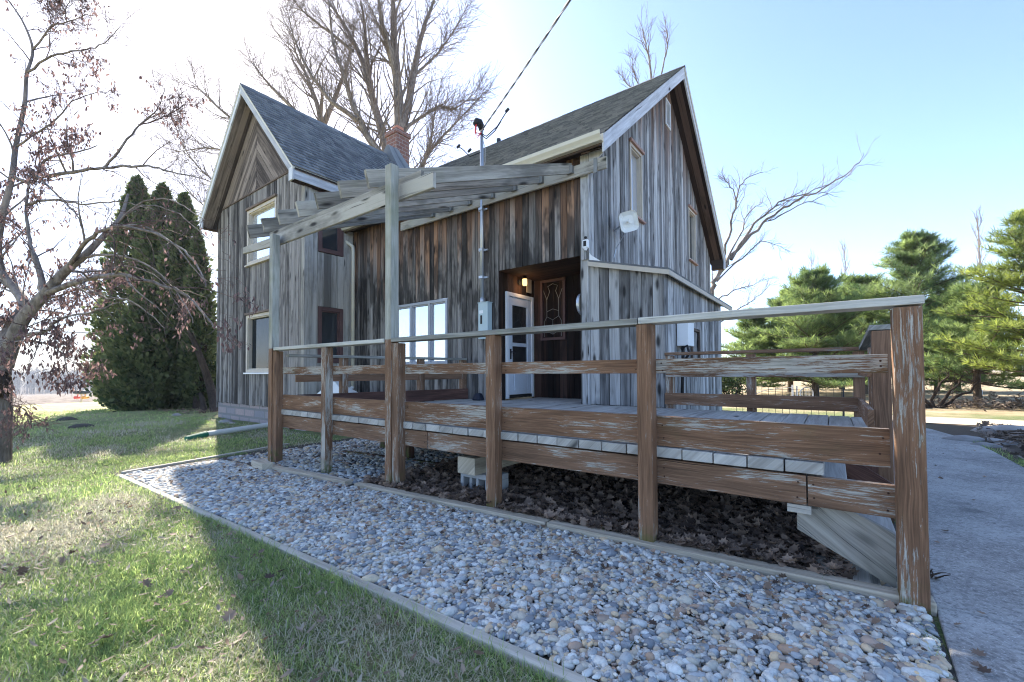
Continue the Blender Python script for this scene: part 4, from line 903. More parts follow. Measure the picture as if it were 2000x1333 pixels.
# bits on the walk and weeds in the gravel
n = 70; y = RS.uniform(2, 9, n); x = np.where(RS.uniform(0, 1, n) < .5, .36+np.abs(RS.normal(0, .06, n)), RS.uniform(.4, 1.5, n)); leaves('walk_leaves', x, y, np.full(n, .064), RS.uniform(.012, .05, n), M['litter'], True, .4, 'small dry leaves blown onto the concrete walk')
n = 700; y = RS.uniform(1.2, 2.4, n); x = .275+np.abs(RS.normal(0, .012, n))*-1; blades('walk_edge_grass', x, y, RS.uniform(.02, .06, n), RS.uniform(.003, .005, n), M['grass'], 'grass creeping along the edge of the concrete walk')
n = 1500; y = RS.uniform(2, 9, n); x = np.interp(y, [2, 6, 9], [1.55, 1.58, 1.54])+np.abs(RS.normal(0, .08, n)); blades('walk_verge', x, y, RS.uniform(.03, .07, n), RS.uniform(.004, .008, n), M['grass'], 'grass fringe on the right edge of the walk')
xb = np.concatenate([RS.normal(c_, .03, 26) for c_ in (-.62, -1.35, .02, -.25, -2.0)]); yb = np.concatenate([RS.normal(c_, .03, 26) for c_ in (1.55, 1.9, 1.72, 2.2, 1.6)]); blades('gravel_weeds', xb, yb, RS.uniform(.03, .055, len(xb)), RS.uniform(.006, .01, len(xb)), M['bushm'], 'small green weeds growing through the pebbles', .8)
# mulch bed right of the walk
n = 5200; y = RS.uniform(6.7, 11.2, n); x = np.interp(y, [6, 8, 9.6, 11.2], [1.62, 1.66, 1.72, 2.05])+RS.uniform(0, 1, n)**.8*6; leaves('mulch', x, y, gz(x)+.02+RS.uniform(0, .05, n), RS.uniform(.05, .13, n), M['mulchleaf'], True, .6, 'shaded mulch and dead leaves beside the walk')
# ================================================================== THINGS ON THE HOUSE
em = thing('electric_meter', 'pale grey meter box with steel conduit mast rising past the pergola to the weatherhead', 'electric meter')
mx0 = aty(934, 593, 5.26)[0]; mz1 = aty(934, 593, 5.26)[2]; mz0 = 1.60
m = MB(); m.bx(mx0, mx0+.20, 5.255, 5.372, mz0, mz1); mbx = m.build('meter_box', M['meter'], em, bevel=.008)
m = MB(); m.bx(mx0+.03, mx0+.11, 5.25, 5.256, mz1-.17, mz1-.12, (.9, .9, .9)); m.build('sticker', M['white'], mbx)
m = MB(); m.bx(mx0+.05, mx0+.088, 5.248, 5.256, mz1-.34, mz1-.20); m.build('meter_window', M['black'], mbx, bevel=.004)
m = MB(); m.bx(mx0-.006, mx0+.206, 5.25, 5.372, mz1, mz1+.012); m.build('lid', M['meter'], mbx)
cxm = aty(941.5, 480, 5.32)[0]; wt = aty(942, 252, 5.32)
m = MB(); m.tube([(cxm, 5.32, mz1), (cxm, 5.32, wt[2])], .030, 12); m.tube([(cxm, 5.32, mz1), (cxm, 5.32, mz1+.09)], .037, 12); con = m.build('conduit', M['galv'], em, smooth=True)
for z in (2.6, 3.05, 3.72):
    m = MB(); m.bx(cxm-.09, cxm+.09, 5.345, 5.37, z, z+.022); m.bx(cxm-.04, cxm-.034, 5.28, 5.37, z-.008, z+.03); m.bx(cxm+.034, cxm+.04, 5.28, 5.37, z-.008, z+.03); m.bx(cxm-.04, cxm+.04, 5.278, 5.285, z-.008, z+.03); m.build('clamp', M['galv'], con)
m = MB(); m.tube([(cxm, 5.32, wt[2]-.02), (cxm, 5.30, wt[2]+.05), (cxm, 5.26, wt[2]+.085), (cxm, 5.20, wt[2]+.07), (cxm, 5.17, wt[2]+.01)], [.042, .055, .06, .055, .045], 10); m.build('weatherhead', M['black'], em, smooth=True)
m = MB()
for k, (dx, mt) in enumerate(((-.012, 0), (.0, 0), (.012, 0))): m.tube([(cxm+dx, 5.18, wt[2]+.02), (cxm+dx, 5.165, wt[2]-.12), (cxm+dx+.02, 5.20, wt[2]-.20+k*.03), (cxm+.07, 5.24, wt[2]-.12)], .007, 5)
m.build('lead_wires', M['red'], em)
m = MB()
for (pts) in ([(cxm+.05, 5.24, wt[2]-.12), (cxm+.20, 5.2, wt[2]-.24), (cxm+.42, 5.2, wt[2]-.16), (cxm+.62, 5.2, wt[2]+.02)], [(cxm+.05, 5.24, wt[2]-.14), (cxm+.2, 5.2, wt[2]-.28), (cxm+.38, 5.2, wt[2]-.21), (cxm+.5, 5.2, wt[2]-.1)], [(cxm+.02, 5.26, wt[2]-.42), (cxm-.15, 5.2, wt[2]-.46), (cxm-.32, 5.2, wt[2]-.28), (cxm-.40, 5.2, wt[2]-.22)]):
    m.tube(pts, .009, 5)
for p in ((cxm+.62, 5.2, wt[2]+.02), (cxm-.41, 5.2, wt[2]-.21), (cxm-.16, 5.2, wt[2]-.36)): m.tube([(p[0]-.03, p[1], p[2]-.01), (p[0]+.03, p[1], p[2]+.02)], .024, 6)
m.build('splice_wires', M['black'], em)
m = MB(); m.tube([(cxm+.06, 5.24, wt[2]-.14), (cxm+.15, 5.23, wt[2]-.40), (cxm+.13, 5.25, wt[2]-.62), (cxm+.03, 5.29, wt[2]-.75)], .006, 5); m.build('ground_wire', M['lightwire'], em)
# service drop: twisted cable to a pole behind the viewer
A0 = Vector((cxm+.06, 5.23, wt[2]-.10)); B0 = Vector(atd(1116, -4, 4.2)); dirv = (B0-A0)
pts = []
for k in range(120):
    t = k/119*4.0; p = A0+dirv*t; p.z += .06*(t*t-t)*1.0; pts.append(p)
m = MB(); m.tube(pts, .010, 6); pc = m.build('power_cable', M['black']); tag(pc, 'black twisted overhead cable running from the mast up across the sky', 'cable')
m = MB()
for ph0 in (0, 3.14):
    q = []
    for k in range(700):
        t = k/699*2.2; p = A0+dirv*t; p = Vector((p.x, p.y, p.z+.06*(t*t-t))); a = ph0+t*38; q.append(p+Vector((math.cos(a)*.012, 0, math.sin(a)*.012)))
    m.tube(q, .006, 4)
m.build('twisted_strand', M['lightwire'], pc)
# antenna panel
an = thing('panel_antenna', 'white square dish antenna tilted on the grey gable wall below the tall window', 'antenna')
ac = Vector(atx(1228, 433, XR+.28)); nd = (Vector((0, 0, 1.07))-ac); nd = Vector((.72, -.62, -.18)).normalized(); ux_ = Vector((0, 0, 1)).cross(nd).normalized(); uy_ = nd.cross(ux_)
ca, sa = math.cos(.3), math.sin(.3); e1 = ux_*ca+uy_*sa; e2 = nd.cross(e1)
m = MB(); n_ = 20; ring = []
def sq(a, R): c, s_ = math.cos(a), math.sin(a); k = (abs(c)**5+abs(s_)**5)**(-1/5); return c*k*R, s_*k*R
for R, dp in ((.0, -.03), (.09, -.022), (.135, 0), (.15, .012), (.15, -.012)):
    ring.append([ac+e1*sq(2*math.pi*k/n_, R)[0]+e2*sq(2*math.pi*k/n_, R)[1]+nd*dp for k in range(n_)])
ring.append([ac+nd*-.05]*n_)
for q0, q1 in zip(ring[:-1], ring[1:]):
    for k in range(n_): m.poly([q0[k], q0[(k+1) % n_], q1[(k+1) % n_], q1[k]], r=(.5, .5, .5))
pl = m.build('dish', M['plastic'], an, smooth=False)
m = MB(); m.tube([ac+nd*-.03, ac+nd*.04], .02, 10); m.tube([ac+nd*.04, ac+nd*.055], .035, 10); m.build('feed', M['plastic'], an)
m = MB(); m.tube([ac-nd*.05, ac-nd*.12, Vector((XR+.0, ac.y+.12, ac.z-.05))], .016, 8); m.tube([ac-nd*.06-Vector((0, 0, .12)), Vector((XR+.03, ac.y+.1, ac.z-.35)), Vector((XR+.02, ac.y+.04, ac.z-.5))], .006, 5); m.build('bracket', M['galv'], an)
# motion sensor / camera by the corner
cm = thing('security_camera', 'small white doorbell style camera with black lens on the house corner', 'camera')
c0 = aty(1145, 480, YW-.03)
m = MB(); m.bx(c0[0]-.042, c0[0]+.042, YW-.075, YW-.02, c0[2]-.045, c0[2]+.075); m.build('body', M['white'], cm, bevel=.012)
m = MB(); m.bx(c0[0]-.022, c0[0]+.022, YW-.079, YW-.074, c0[2]-.02, c0[2]+.055); m.build('lens_panel', M['black'], cm, bevel=.004)
m = MB(); m.tube([(c0[0], YW-.05, c0[2]-.04), (c0[0], YW-.05, c0[2]-.075)], [.03, .018], 10); m.build('sensor', M['white'], cm)
m = MB(); m.tube([(c0[0]-.005, YW-.02, c0[2]+.11), (c0[0]-.005, YW-.05, c0[2]+.11)], .018, 8); m.build('knob', M['black'], cm)
# porch lamp, sign and wall thermometer
pl_ = atx(1023, 551, XJL+.10)
lp = thing('porch_lamp', 'lit glass jar lamp beside the storm door in the porch', 'lamp')
m = MB(); m.tube([(XJL+.02, pl_[1], pl_[2]), (XJL+.10, pl_[1], pl_[2]+.05), (XJL+.12, pl_[1], pl_[2]+.065)], .012, 6); m.tube([(XJL+.01, pl_[1], pl_[2]), (XJL+.03, pl_[1], pl_[2])], .05, 12); m.tube([(XJL+.12, pl_[1], pl_[2]+.05), (XJL+.12, pl_[1], pl_[2]+.085)], [.045, .03], 12); m.build('bracket', M['black'], lp)
m = MB(); m.tube([(XJL+.12, pl_[1], pl_[2]-.065), (XJL+.12, pl_[1], pl_[2]-.03), (XJL+.12, pl_[1], pl_[2]+.045)], [.034, .042, .04], 12); m.build('glass_shade', M['bulb'], lp, smooth=True)
ld = bpy.data.lights.new('porch_lamp_light', 'POINT'); ld.energy = .35; ld.color = (1, .6, .28); ld.shadow_soft_size = .05; lo = bpy.data.objects.new('lamp_light', ld); COL.objects.link(lo); lo.location = (XJL+.12, pl_[1]-.02, pl_[2]-.12); lo.parent = lp
sg = atx(1033, 553, XJL+.02); m = MB(); m.bx(XJL+.012, XJL+.03, sg[1]-.07, sg[1]+.07, 2.46, 2.72); o = m.build('porch_sign', M['sand'], bevel=.003); tag(o, 'small pale board hung right of the porch lamp', 'sign')
th = thing('wall_thermometer', 'round cream thermometer seen edge-on inside the right porch jamb', 'thermometer')
t_ = atx(1130, 593, -2.86)
m = MB(); m.tube([(-2.842, t_[1]+.12, t_[2]), (-2.875, t_[1]+.12, t_[2])], .15, 24); m.build('dial', M['cream'], th)
m = MB(); m.tube([(-2.842, t_[1]+.12, t_[2]), (-2.88, t_[1]+.12, t_[2])], [.156, .156], 24, cap=False); m.build('rim', M['galv'], th)
ub = thing('utility_box', 'white vertical utility box on the lean-to side wall', 'utility box')
m = MB(); m.bx(XB+.012, XB+.16, 5.86, 6.14, 1.40, 1.74); m.build('box', M['white'], ub, bevel=.006); m = MB(); m.bx(XB+.008, XB+.168, 5.855, 6.145, 1.715, 1.75); m.build('lid', M['white'], ub, bevel=.004)
m = MB(); m.tube([(XB+.07, 5.93, 1.42), (XB+.07, 5.92, 1.25), (XB+.05, 5.93, .7)], .022, 8); m.tube([(XB+.06, 5.88, 1.36), (XB+.14, 5.86, 1.40), (XB+.16, 5.88, 1.3), (XB+.09, 5.9, 1.2)], .018, 8); m.build('cable', M['black'], ub)
bg = aty(932, 776, 5.15); m = MB(); m.hexa([(bg[0]-.085, 5.1, DZ+.003), (bg[0]+.085, 5.1, DZ+.003), (bg[0]+.085, 5.25, DZ+.003), (bg[0]-.085, 5.25, DZ+.003), (bg[0]-.055, 5.13, DZ+.11), (bg[0]+.06, 5.13, DZ+.12), (bg[0]+.05, 5.22, DZ+.12), (bg[0]-.05, 5.22, DZ+.11)], (1, 0, 0)); o = m.build('doorstop_bag', M['navy'], bevel=.025); tag(o, 'small dark fabric doorstop on the deck by the house wall', 'doorstop')
# drain pipe on the lawn
a = atg(398, 856); b = atg(505, 840); m = MB(); a = Vector(a); b = Vector(b); b = a+(b-a)*1.25
dp = thing('drain_pipe', 'white plastic drain pipe with green end lying on the lawn by the house', 'pipe')
m.tube([a+Vector((0, 0, .06)), b+Vector((0, 0, .07))], .05, 12); m.build('pipe', M['plastic'], dp, smooth=False)
m = MB(); dv = (a-b).normalized(); m.tube([a+Vector((0, 0, .06))-dv*.05, a+dv*.3+Vector((0, 0, .03))], [.055, .045], 12); m.build('pipe_end', M['teal'], dp)
m = MB(); e = Vector(atg(1822, 1150)); e.z = .06
for k in range(6):
    q = [e+Vector((random.uniform(-.02, .02), random.uniform(-.02, .02), .03))]
    dd_ = Vector((random.uniform(-.2, 1), random.uniform(-.7, .5), random.uniform(.0, .6)))
    for j in range(4): q.append(q[-1]+dd_*random.uniform(.015, .035)); dd_ += Vector((random.uniform(-.3, .3), random.uniform(-.3, .3), random.uniform(-.35, .05)))
    for v_ in q: v_.z = max(v_.z, .065)
    m.tube(q, [.005, .004, .003, .002, .0015], 4)
tag(m.build('dead_twigs', M['barkdark']), 'dark dead twigs sprouting at the foot of the big corner post', 'twigs')
a, b = atg(1378, 1135), atg(1406, 1162); m = MB(); m.bar((a[0], a[1], .07), (b[0], b[1], .065), .006, .006); tag(m.build('white_straw', M['white']), 'thin white plastic straw lying on the pebbles', 'litter')

# ================================================================== TREES
class Tree:
    def __init__(s, seed): s.R = random.Random(seed); s.lines = []; s.tips = []
    def curve(s, pts, r0, r1, n=4, power=1.0, jit=.0):
        P = [Vector(p) for p in pts]; out = []
        for i in range(len(P)-1):
            p0, p1, p2, p3 = P[max(i-1, 0)], P[i], P[i+1], P[min(i+2, len(P)-1)]
            for k in range(n):
                t = k/n; out.append(.5*((2*p1)+(p2-p0)*t+(2*p0-5*p1+4*p2-p3)*t*t+(3*p1-p0-3*p2+p3)*t**3))
        out.append(P[-1]); m = len(out)-1
        if jit: out = [p+Vector((s.R.gauss(0, jit), s.R.gauss(0, jit), s.R.gauss(0, jit)))*(1 if 0 < i else 0) for i, p in enumerate(out)]
        rr = [r0+(r1-r0)*(i/m)**power for i in range(len(out))]; s.lines.append((out, rr)); return out, rr
    def sprout(s, line, n, lf, ang, up, levels, t0=.25, rmin=.004, child=5, gn=.22, lmin=.15, droop=0, plane=None, lmax=99):
        out, rr = line; R = s.R; tot = sum((b-a).length for a, b in zip(out[:-1], out[1:]))
        for k in range(n):
            t = t0+(1-t0)*(k+R.random())/n; i = min(int(t*(len(out)-1)), len(out)-2); fr = t*(len(out)-1)-i
            p = out[i].lerp(out[i+1], fr); d = (out[i+1]-out[i]).normalized(); r = rr[i]+(rr[i+1]-rr[i])*fr
            L = min(max(lmin, tot*lf*(1.15-t*.75)*R.uniform(.6, 1.25)), lmax)
            ax = d.orthogonal().normalized(); ax.rotate(__import__('mathutils').Quaternion(d, R.uniform(0, 6.283)))
            if plane is not None: ax = (ax+plane*R.uniform(-1, 1)).normalized()
            v = d.copy(); v.rotate(__import__('mathutils').Quaternion(ax, R.uniform(ang*.7, ang*1.25)))
            q = [p]; ns = child if L > .35 else 3; nr = max(rmin, min(r*.55, L*.0135+.003))
            for j in range(ns):
                v = (v+Vector((R.gauss(0, gn), R.gauss(0, gn), R.gauss(0, gn)+up-droop*(j/ns)))).normalized(); q.append(q[-1]+v*L/ns)
            rs = [nr+(max(rmin*.45, .0012)-nr)*(j/ns) for j in range(ns+1)]; s.lines.append((q, rs))
            if levels > 1: s.sprout((q, rs), max(2, int(child*.9)), lf if levels > 2 else .42, ang, up, levels-1, .15, rmin, max(3, child-1), gn, lmin, droop, None, lmax)
            else: s.tips.append(q)
    def build(s, nt, nb, matt, matb, parent, thr=.03):
        a, b = MB(), MB()
        for q, rs in s.lines:
            big = rs[0] > thr; (a if big else b).tube(q, rs, 10 if rs[0] > .12 else 7 if rs[0] > .05 else 5 if rs[0] > .012 else 3, cap=False)
        if a.v: a.build(nt, matt, parent, smooth=True)
        if b.v: b.build(nb, matb, parent)

# --- near tree on the left with clinging brown leaves
TD = 6.5
ot = thing('oak_tree', 'bent oak with clinging dry brown leaves in front of the evergreen at left', 'tree')
T1 = Tree(3); tb0 = atg(-14, 905); D0 = (Vector(tb0)-Vector(CAM)).dot(Vector(FW))
def tp(lst): return [atd(x, y, D0+dz) for x, y, dz in lst]
tr = T1.curve([tuple(Vector(tb0)-Vector((0, 0, .3)))]+tp([(-14, 880, 0), (-10, 830, 0), (-6, 780, 0), (-8, 742, 0), (0, 705, 0)]), .175, .115, 5)
la = T1.curve(tp([(6, 716, 0), (24, 668, -.05), (46, 622, -.1), (88, 575, -.15), (128, 530, -.2), (164, 501, -.25), (202, 462, -.2), (235, 425, 0), (250, 380, .2)]), .098, .014, 5, .8)
lb_ = T1.curve(tp([(-8, 712, 0), (20, 640, .2), (46, 596, .35), (28, 563, .5), (2, 526, .6), (-4, 480, .6), (6, 418, .6), (24, 345, .6), (31, 287, .7), (48, 205, .8), (52, 148, .8), (64, 98, .9), (44, 42, .9), (12, -5, 1)]), .078, .008, 5, .75)
lim = [la, lb_]
for pts, r in (([(88, 575, -.15), (150, 551, -.4), (222, 537, -.7), (300, 552, -.9), (365, 578, -1.0), (418, 640, -1.1)], .05), ([(88, 573, -.15), (71, 507, -.1), (58, 470, 0), (52, 400, .1), (62, 330, .2)], .05),
               ([(26, 660, 0), (60, 652, -.3), (92, 645, -.5), (118, 622, -.6), (180, 610, -.7), (230, 590, -.8)], .035), ([(40, 632, -.1), (70, 600, .3), (108, 580, .5), (170, 560, .7), (225, 540, .9)], .035),
               ([(24, 345, .6), (64, 356, .5), (86, 312, .4), (140, 300, .3), (190, 285, .3)], .035), ([(86, 345, .5), (140, 338, .3), (202, 329, .1), (290, 324, -.1), (337, 338, -.2), (391, 349, -.3)], .035),
               ([(202, 329, .1), (236, 290, 0), (270, 246, 0), (304, 219, 0), (322, 172, 0)], .022), ([(270, 246, 0), (330, 226, .1), (365, 200, .1)], .012), ([(50, 146, .8), (100, 110, .7), (150, 100, .6), (195, 90, .5), (236, 52, .4)], .022),
               ([(64, 98, .9), (101, 52, .8), (131, 44, .7), (172, 27, .6)], .018), ([(131, 44, .7), (128, 20, .7), (140, -6, .7)], .010), ([(101, 52, .8), (96, 20, .8), (90, -8, .8)], .010),
               ([(128, 530, -.2), (170, 470, -.5), (225, 445, -.7), (300, 455, -.9), (370, 500, -1.1), (405, 560, -1.2)], .035), ([(202, 462, -.2), (260, 440, -.5), (330, 470, -.8), (395, 545, -1)], .022),
               ([(46, 622, -.1), (0, 630, .3), (-60, 620, .6)], .05), ([(28, 563, .5), (-40, 520, .8)], .05), ([(0, 418, .6), (-50, 360, 1)], .035), ([(31, 287, .7), (90, 250, .5), (140, 200, .4), (200, 180, .3)], .02),
               ([(52, 400, .1), (110, 390, 0), (170, 400, -.2), (240, 395, -.3), (300, 410, -.4)], .022), ([(60, 330, .2), (110, 380, -.2), (150, 420, -.4), (165, 470, -.5)], .02), ([(8, 770, -.1), (26, 790, -.3), (48, 800, -.3), (62, 838, -.4)], .014),
               ([(235, 425, 0), (290, 400, .1), (350, 420, .0), (410, 470, -.2)], .016), ([(164, 501, -.25), (230, 500, -.5), (290, 520, -.7), (345, 570, -.9), (380, 630, -1)], .022), ([(128, 530, -.2), (190, 530, .2), (250, 520, .3), (310, 545, .3), (350, 600, .3)], .02), ([(150, 551, -.4), (200, 580, -.6), (260, 590, -.8), (320, 640, -.9)], .018), ([(202, 462, -.2), (270, 400, -.2), (330, 390, -.4), (400, 430, -.6)], .018),
               ([(24, 668, -.3), (80, 668, -.5), (120, 690, -.6), (130, 730, -.6)], .016)):
    ln = T1.curve(tp(pts), r*.8, max(.004, r*.16), 5, .85, .006); lim.append(ln)
m_main = len(T1.lines)
for k, ln in enumerate(lim): T1.sprout(ln, 18 if k < 2 else 15, .22 if k < 2 else .34, .7, .03, 3, .15, .0027, 5, .16, .13, .12, None, .85)
def shadow(x, y, z):
    a_, k_ = rad(71.2), 1/math.tan(rad(33.6)); return x+math.sin(a_)*k_*z, y-math.cos(a_)*k_*z
def thin_out(q, rs):                        # the crown is open toward the lower lawn
    p = q[len(q)//2]; hx, hy = shadow(p.x, p.y, p.z); return rs[0] < .007 and -4.4 < hx < -.7 and -.9 < hy < 1.0 and T1.R.random() < .72
T1.lines = [l for k, l in enumerate(T1.lines) if k < m_main or not thin_out(*l)]
T1.build('trunk', 'twigs', M['bark2'], M['redtwig'], ot, .012)
# hollow knob on the trunk
kn = Vector(atd(2, 752, D0-.10)); m = MB(); Tk, Fk = ico()
nrmk = (Tk*np.array([.10, .10, .17])+.02*np.sin(Tk*7)[:, [1, 2, 0]]); bpy_v = [Vector(v)+kn for v in nrmk]; b0 = len(m.v); m.v += bpy_v; m.c += [(.4, .4, .4)]*len(bpy_v)
for f in Fk: m.f.append([int(i) for i in f]); m.u += [(0, 0)]*3
m.build('burl', M['barkdark'], ot, smooth=True)
# leaves hang from the twigs
Lp = []
for q, rs in T1.lines[m_main:]:
    if rs[0] > .014: continue
    for p in q[1:]:
        s_ = Vector(p)-Vector(CAM); dep = s_.dot(Vector(FW)); px = CX+F_PX*s_.dot(Vector(RT))/dep; py = CY-F_PX*s_.dot(Vector(UP))/dep
        wgt = .4 if 190 < px < 425 and 335 < py < 480 else .10 if py < 100 else .3 if py < 200 else .75 if py < 380 else .9 if py < 600 else .8
        if px > 230 and py < 335: wgt *= .22
        if px < 200 and py > 760: wgt *= .2
        if T1.R.random() < wgt*.52: Lp += [p]*T1.R.choice((1, 2, 3, 4))
Lp = np.array([tuple(p) for p in Lp]); hx, hy = shadow(Lp[:, 0], Lp[:, 1], Lp[:, 2])
open_ = (hx > -4.2) & (hx < -.7) & (hy > -.8) & (hy < .95); Lp = Lp[~open_ | (RS.uniform(0, 1, len(Lp)) < .10)]; n = len(Lp); print('oak leaves', n)
Tl, Fl = leaft(False); Tl = Tl.copy(); Tl[:, 1] += .5      # pivot at the stem
dn = np.stack([RS.normal(.12, .35, n), RS.normal(0, .35, n), -np.ones(n)], 1); fr = frames(dn); Rm = np.stack([fr[:, :, 0], fr[:, :, 2], fr[:, :, 1]], axis=2)
sz = RS.uniform(.034, .068, n); V, FF = inst(Tl, Fl, Lp+RS.normal(0, .018, (n, 3)), Rm, np.stack([sz*1.25, sz, sz*RS.uniform(.6, 2, n)], 1))
npmesh('leaves', V, FF, rep(RS.uniform(0, 1, (n, 3)), len(Tl)), M['oakleaf'], ot)

# --- big bare trees behind the house
def bare(name, label, D, stems, seed, nsp, lf, lev, ang=.55, up=.10, rmin=.008, matt='bark', matb='twig', gn=.16, group=None, lmin=.5, thr=.05, child=5, jit=.03, lmax=99, t0=.18):
    o = thing(name, label, 'tree', group=group); t = Tree(seed); ls = []
    for pts, r0, r1 in stems: ls.append(t.curve([atd(x, y, D+dz) for x, y, dz in pts], r0, r1, 4, .85, jit))
    for ln in ls: t.sprout(ln, nsp, lf, ang, up, lev, t0, rmin, child, gn, lmin, 0, None, lmax)
    t.build('trunk', 'twigs', M[matt], M[matb], o, thr); return o
bare('maple_tree', 'huge bare maple behind the chimney with many rising limbs', 21, [
    ([(786, 790, 0), (784, 600, 0), (783, 470, 0), (783, 330, 0), (780, 240, 0), (776, 160, 0), (770, 90, 0), (768, 20, 0), (770, -70, 0)], 0.496, 0.072), ([(782, 250, 0), (800, 190, .5), (812, 120, 1), (826, 60, 1.3), (848, 0, 1.5), (880, -80, 2)], 0.240, 0.030),
    ([(776, 150, 0), (762, 100, -.5), (745, 40, -1), (738, -50, -1)], 0.224, 0.036), ([(780, 440, 0), (756, 300, 0), (738, 230, .5), (722, 170, .6), (700, 100, .8), (660, 30, 1), (610, -40, 1)], 0.288, 0.030), ([(778, 430, 0), (752, 320, -.5), (720, 270, -.6), (690, 205, -.8), (672, 150, -1), (650, 80, -1), (640, -20, -1)], 0.240, 0.030),
    ([(724, 180, .6), (718, 120, .3), (712, 50, 0), (700, -30, 0)], 0.144, 0.024), ([(806, 150, .8), (850, 110, 1.2), (880, 70, 1.4), (915, 10, 1.6)], 0.080, 0.012), ([(792, 250, .2), (830, 225, .5), (858, 208, .7), (890, 212, .8), (930, 180, .9)], 0.096, 0.012),
    ([(786, 430, 0), (820, 330, .3), (845, 290, .5), (870, 262, .6), (905, 225, .7), (945, 180, .8)], 0.128, 0.012), ([(785, 480, 0), (800, 400, 0), (826, 330, .3), (840, 280, .3), (850, 220, .4), (862, 160, .5)], 0.112, 0.012), ([(700, 235, -.8), (650, 200, -1.2), (610, 150, -1.4), (580, 90, -1.5), (560, 20, -1.5)], 0.128, 0.012), ([(690, 100, .8), (640, 60, 1), (590, 20, 1), (560, -20, 1)], 0.096, 0.012)],
    5, 58, .26, 3, .62, .06, .0085, lmin=.7, child=4, lmax=4.0, gn=.14, jit=.012)
bare('ash_tree', 'bare tree behind the left gable spreading fine branches toward the sun', 23, [
    ([(646, 790, 0), (644, 600, 0), (640, 420, 0), (634, 280, 0), (622, 215, 0), (600, 150, .3), (570, 90, .5)], 0.336, 0.036), ([(630, 250, 0), (655, 190, .3), (680, 120, .4), (690, 60, .5)], 0.176, 0.024), ([(632, 280, 0), (580, 220, -.4), (530, 170, -.6), (490, 120, -.8)], 0.160, 0.018),
    ([(640, 400, 0), (600, 330, 0), (520, 280, -.5), (450, 230, -.8), (395, 180, -1), (375, 160, -1)], 0.144, 0.012), ([(642, 430, 0), (560, 330, 0), (470, 300, -.5), (400, 290, -.8), (330, 300, -1)], 0.112, 0.012), ([(643, 480, 0), (540, 380, 0), (450, 370, -.5), (390, 330, -.8), (350, 270, -1)], 0.112, 0.012), ([(643, 540, 0), (520, 420, 0), (440, 420, 0), (395, 400, 0), (350, 350, 0)], 0.096, 0.012)],
    9, 30, .30, 3, .58, .09, .008, lmin=.6, lmax=3.4, gn=.11, jit=.012)
bare('far_tree', 'small bare treetop showing above the main roof ridge', 30, [([(1276, 790, 0), (1276, 420, 0), (1270, 150, 0), (1262, 95, 0), (1256, 62, 0)], 0.150, 0.015), ([(1272, 200, 0), (1295, 130, .4), (1304, 80, .5), (1300, 55, .5)], 0.080, 0.015), ([(1272, 220, 0), (1245, 160, -.4), (1232, 110, -.5)], 0.070, 0.010), ([(1272, 230, 0), (1238, 180, -.4), (1216, 150, -.6)], 0.060, 0.010)], 12, 22, .30, 2, .5, .14, .010, lmin=.5, lmax=1.8, t0=.4)
bare('leaning_tree', 'bare tree right of the house with long limbs leaning to the right', 17, [
    ([(1394, 800, 0), (1393, 720, 0), (1392, 640, 0), (1390, 575, 0), (1398, 545, 0), (1420, 515, 0), (1446, 480, .3), (1490, 440, .6), (1530, 408, .8), (1570, 385, .9), (1620, 362, 1), (1672, 325, 1.1), (1685, 300, 1.1)], 0.130, 0.010), ([(1428, 508, .1), (1465, 448, .2), (1500, 415, .3), (1532, 390, .4), (1590, 375, .5), (1640, 345, .6)], 0.065, 0.010),
    ([(1404, 535, 0), (1420, 480, -.3), (1432, 420, -.4), (1440, 385, -.5), (1455, 350, -.5), (1490, 338, -.5)], 0.060, 0.010), ([(1440, 395, -.5), (1425, 365, -.6), (1412, 345, -.6)], 0.030, 0.007), ([(1412, 525, 0), (1445, 460, 0), (1460, 420, .2), (1490, 395, .3)], 0.045, 0.010), ([(1400, 550, 0), (1450, 505, -.2), (1490, 470, -.3), (1530, 488, -.4)], 0.040, 0.007), ([(1394, 590, 0), (1430, 570, -.3), (1460, 560, -.3), (1500, 545, -.3)], 0.035, 0.006),
    ([(1392, 640, 0), (1450, 600, -.2), (1480, 580, -.3), (1510, 555, -.3)], 0.030, 0.006), ([(1500, 432, .6), (1560, 402, .5), (1612, 380, .5), (1662, 340, .5)], 0.030, 0.005)],
    21, 18, .24, 2, .6, .10, .006, lmin=.25, lmax=1.3, thr=.03, t0=.3)
# slender pale trees far right
for k, (px, pt, D, w_) in enumerate(((1585, 510, 55, 30), (1650, 488, 55, 40), (1910, 430, 40, 45), (1545, 540, 60, 25))):
    o = thing('poplar_tree', ['thin pale bare poplar above the left pine', 'tallest pale bare poplar of the pair behind the middle pines', 'bare pale tree standing between the two right pines', 'faint bare poplar nearest the leaning tree'][k], 'tree', group='bare poplars beyond the pines'); t = Tree(40+k); top = atd(px, pt, D); base = atg(px, 775 if D > 45 else 785) if False else np.array([top[0], top[1], 0.0])
    ln = t.curve([base, base+(top-base)*.4+np.array([.1, 0, 0]), base+(top-base)*.75, top], .16, .02, 4, 1, .03); 
    t.sprout(ln, 34, .22, .42, .22, 2, .22, .019, 5, .10, .6, 0, None, 3.4); t.build('trunk', 'twigs', M['paletwig'], M['paletwig'], o, .06)

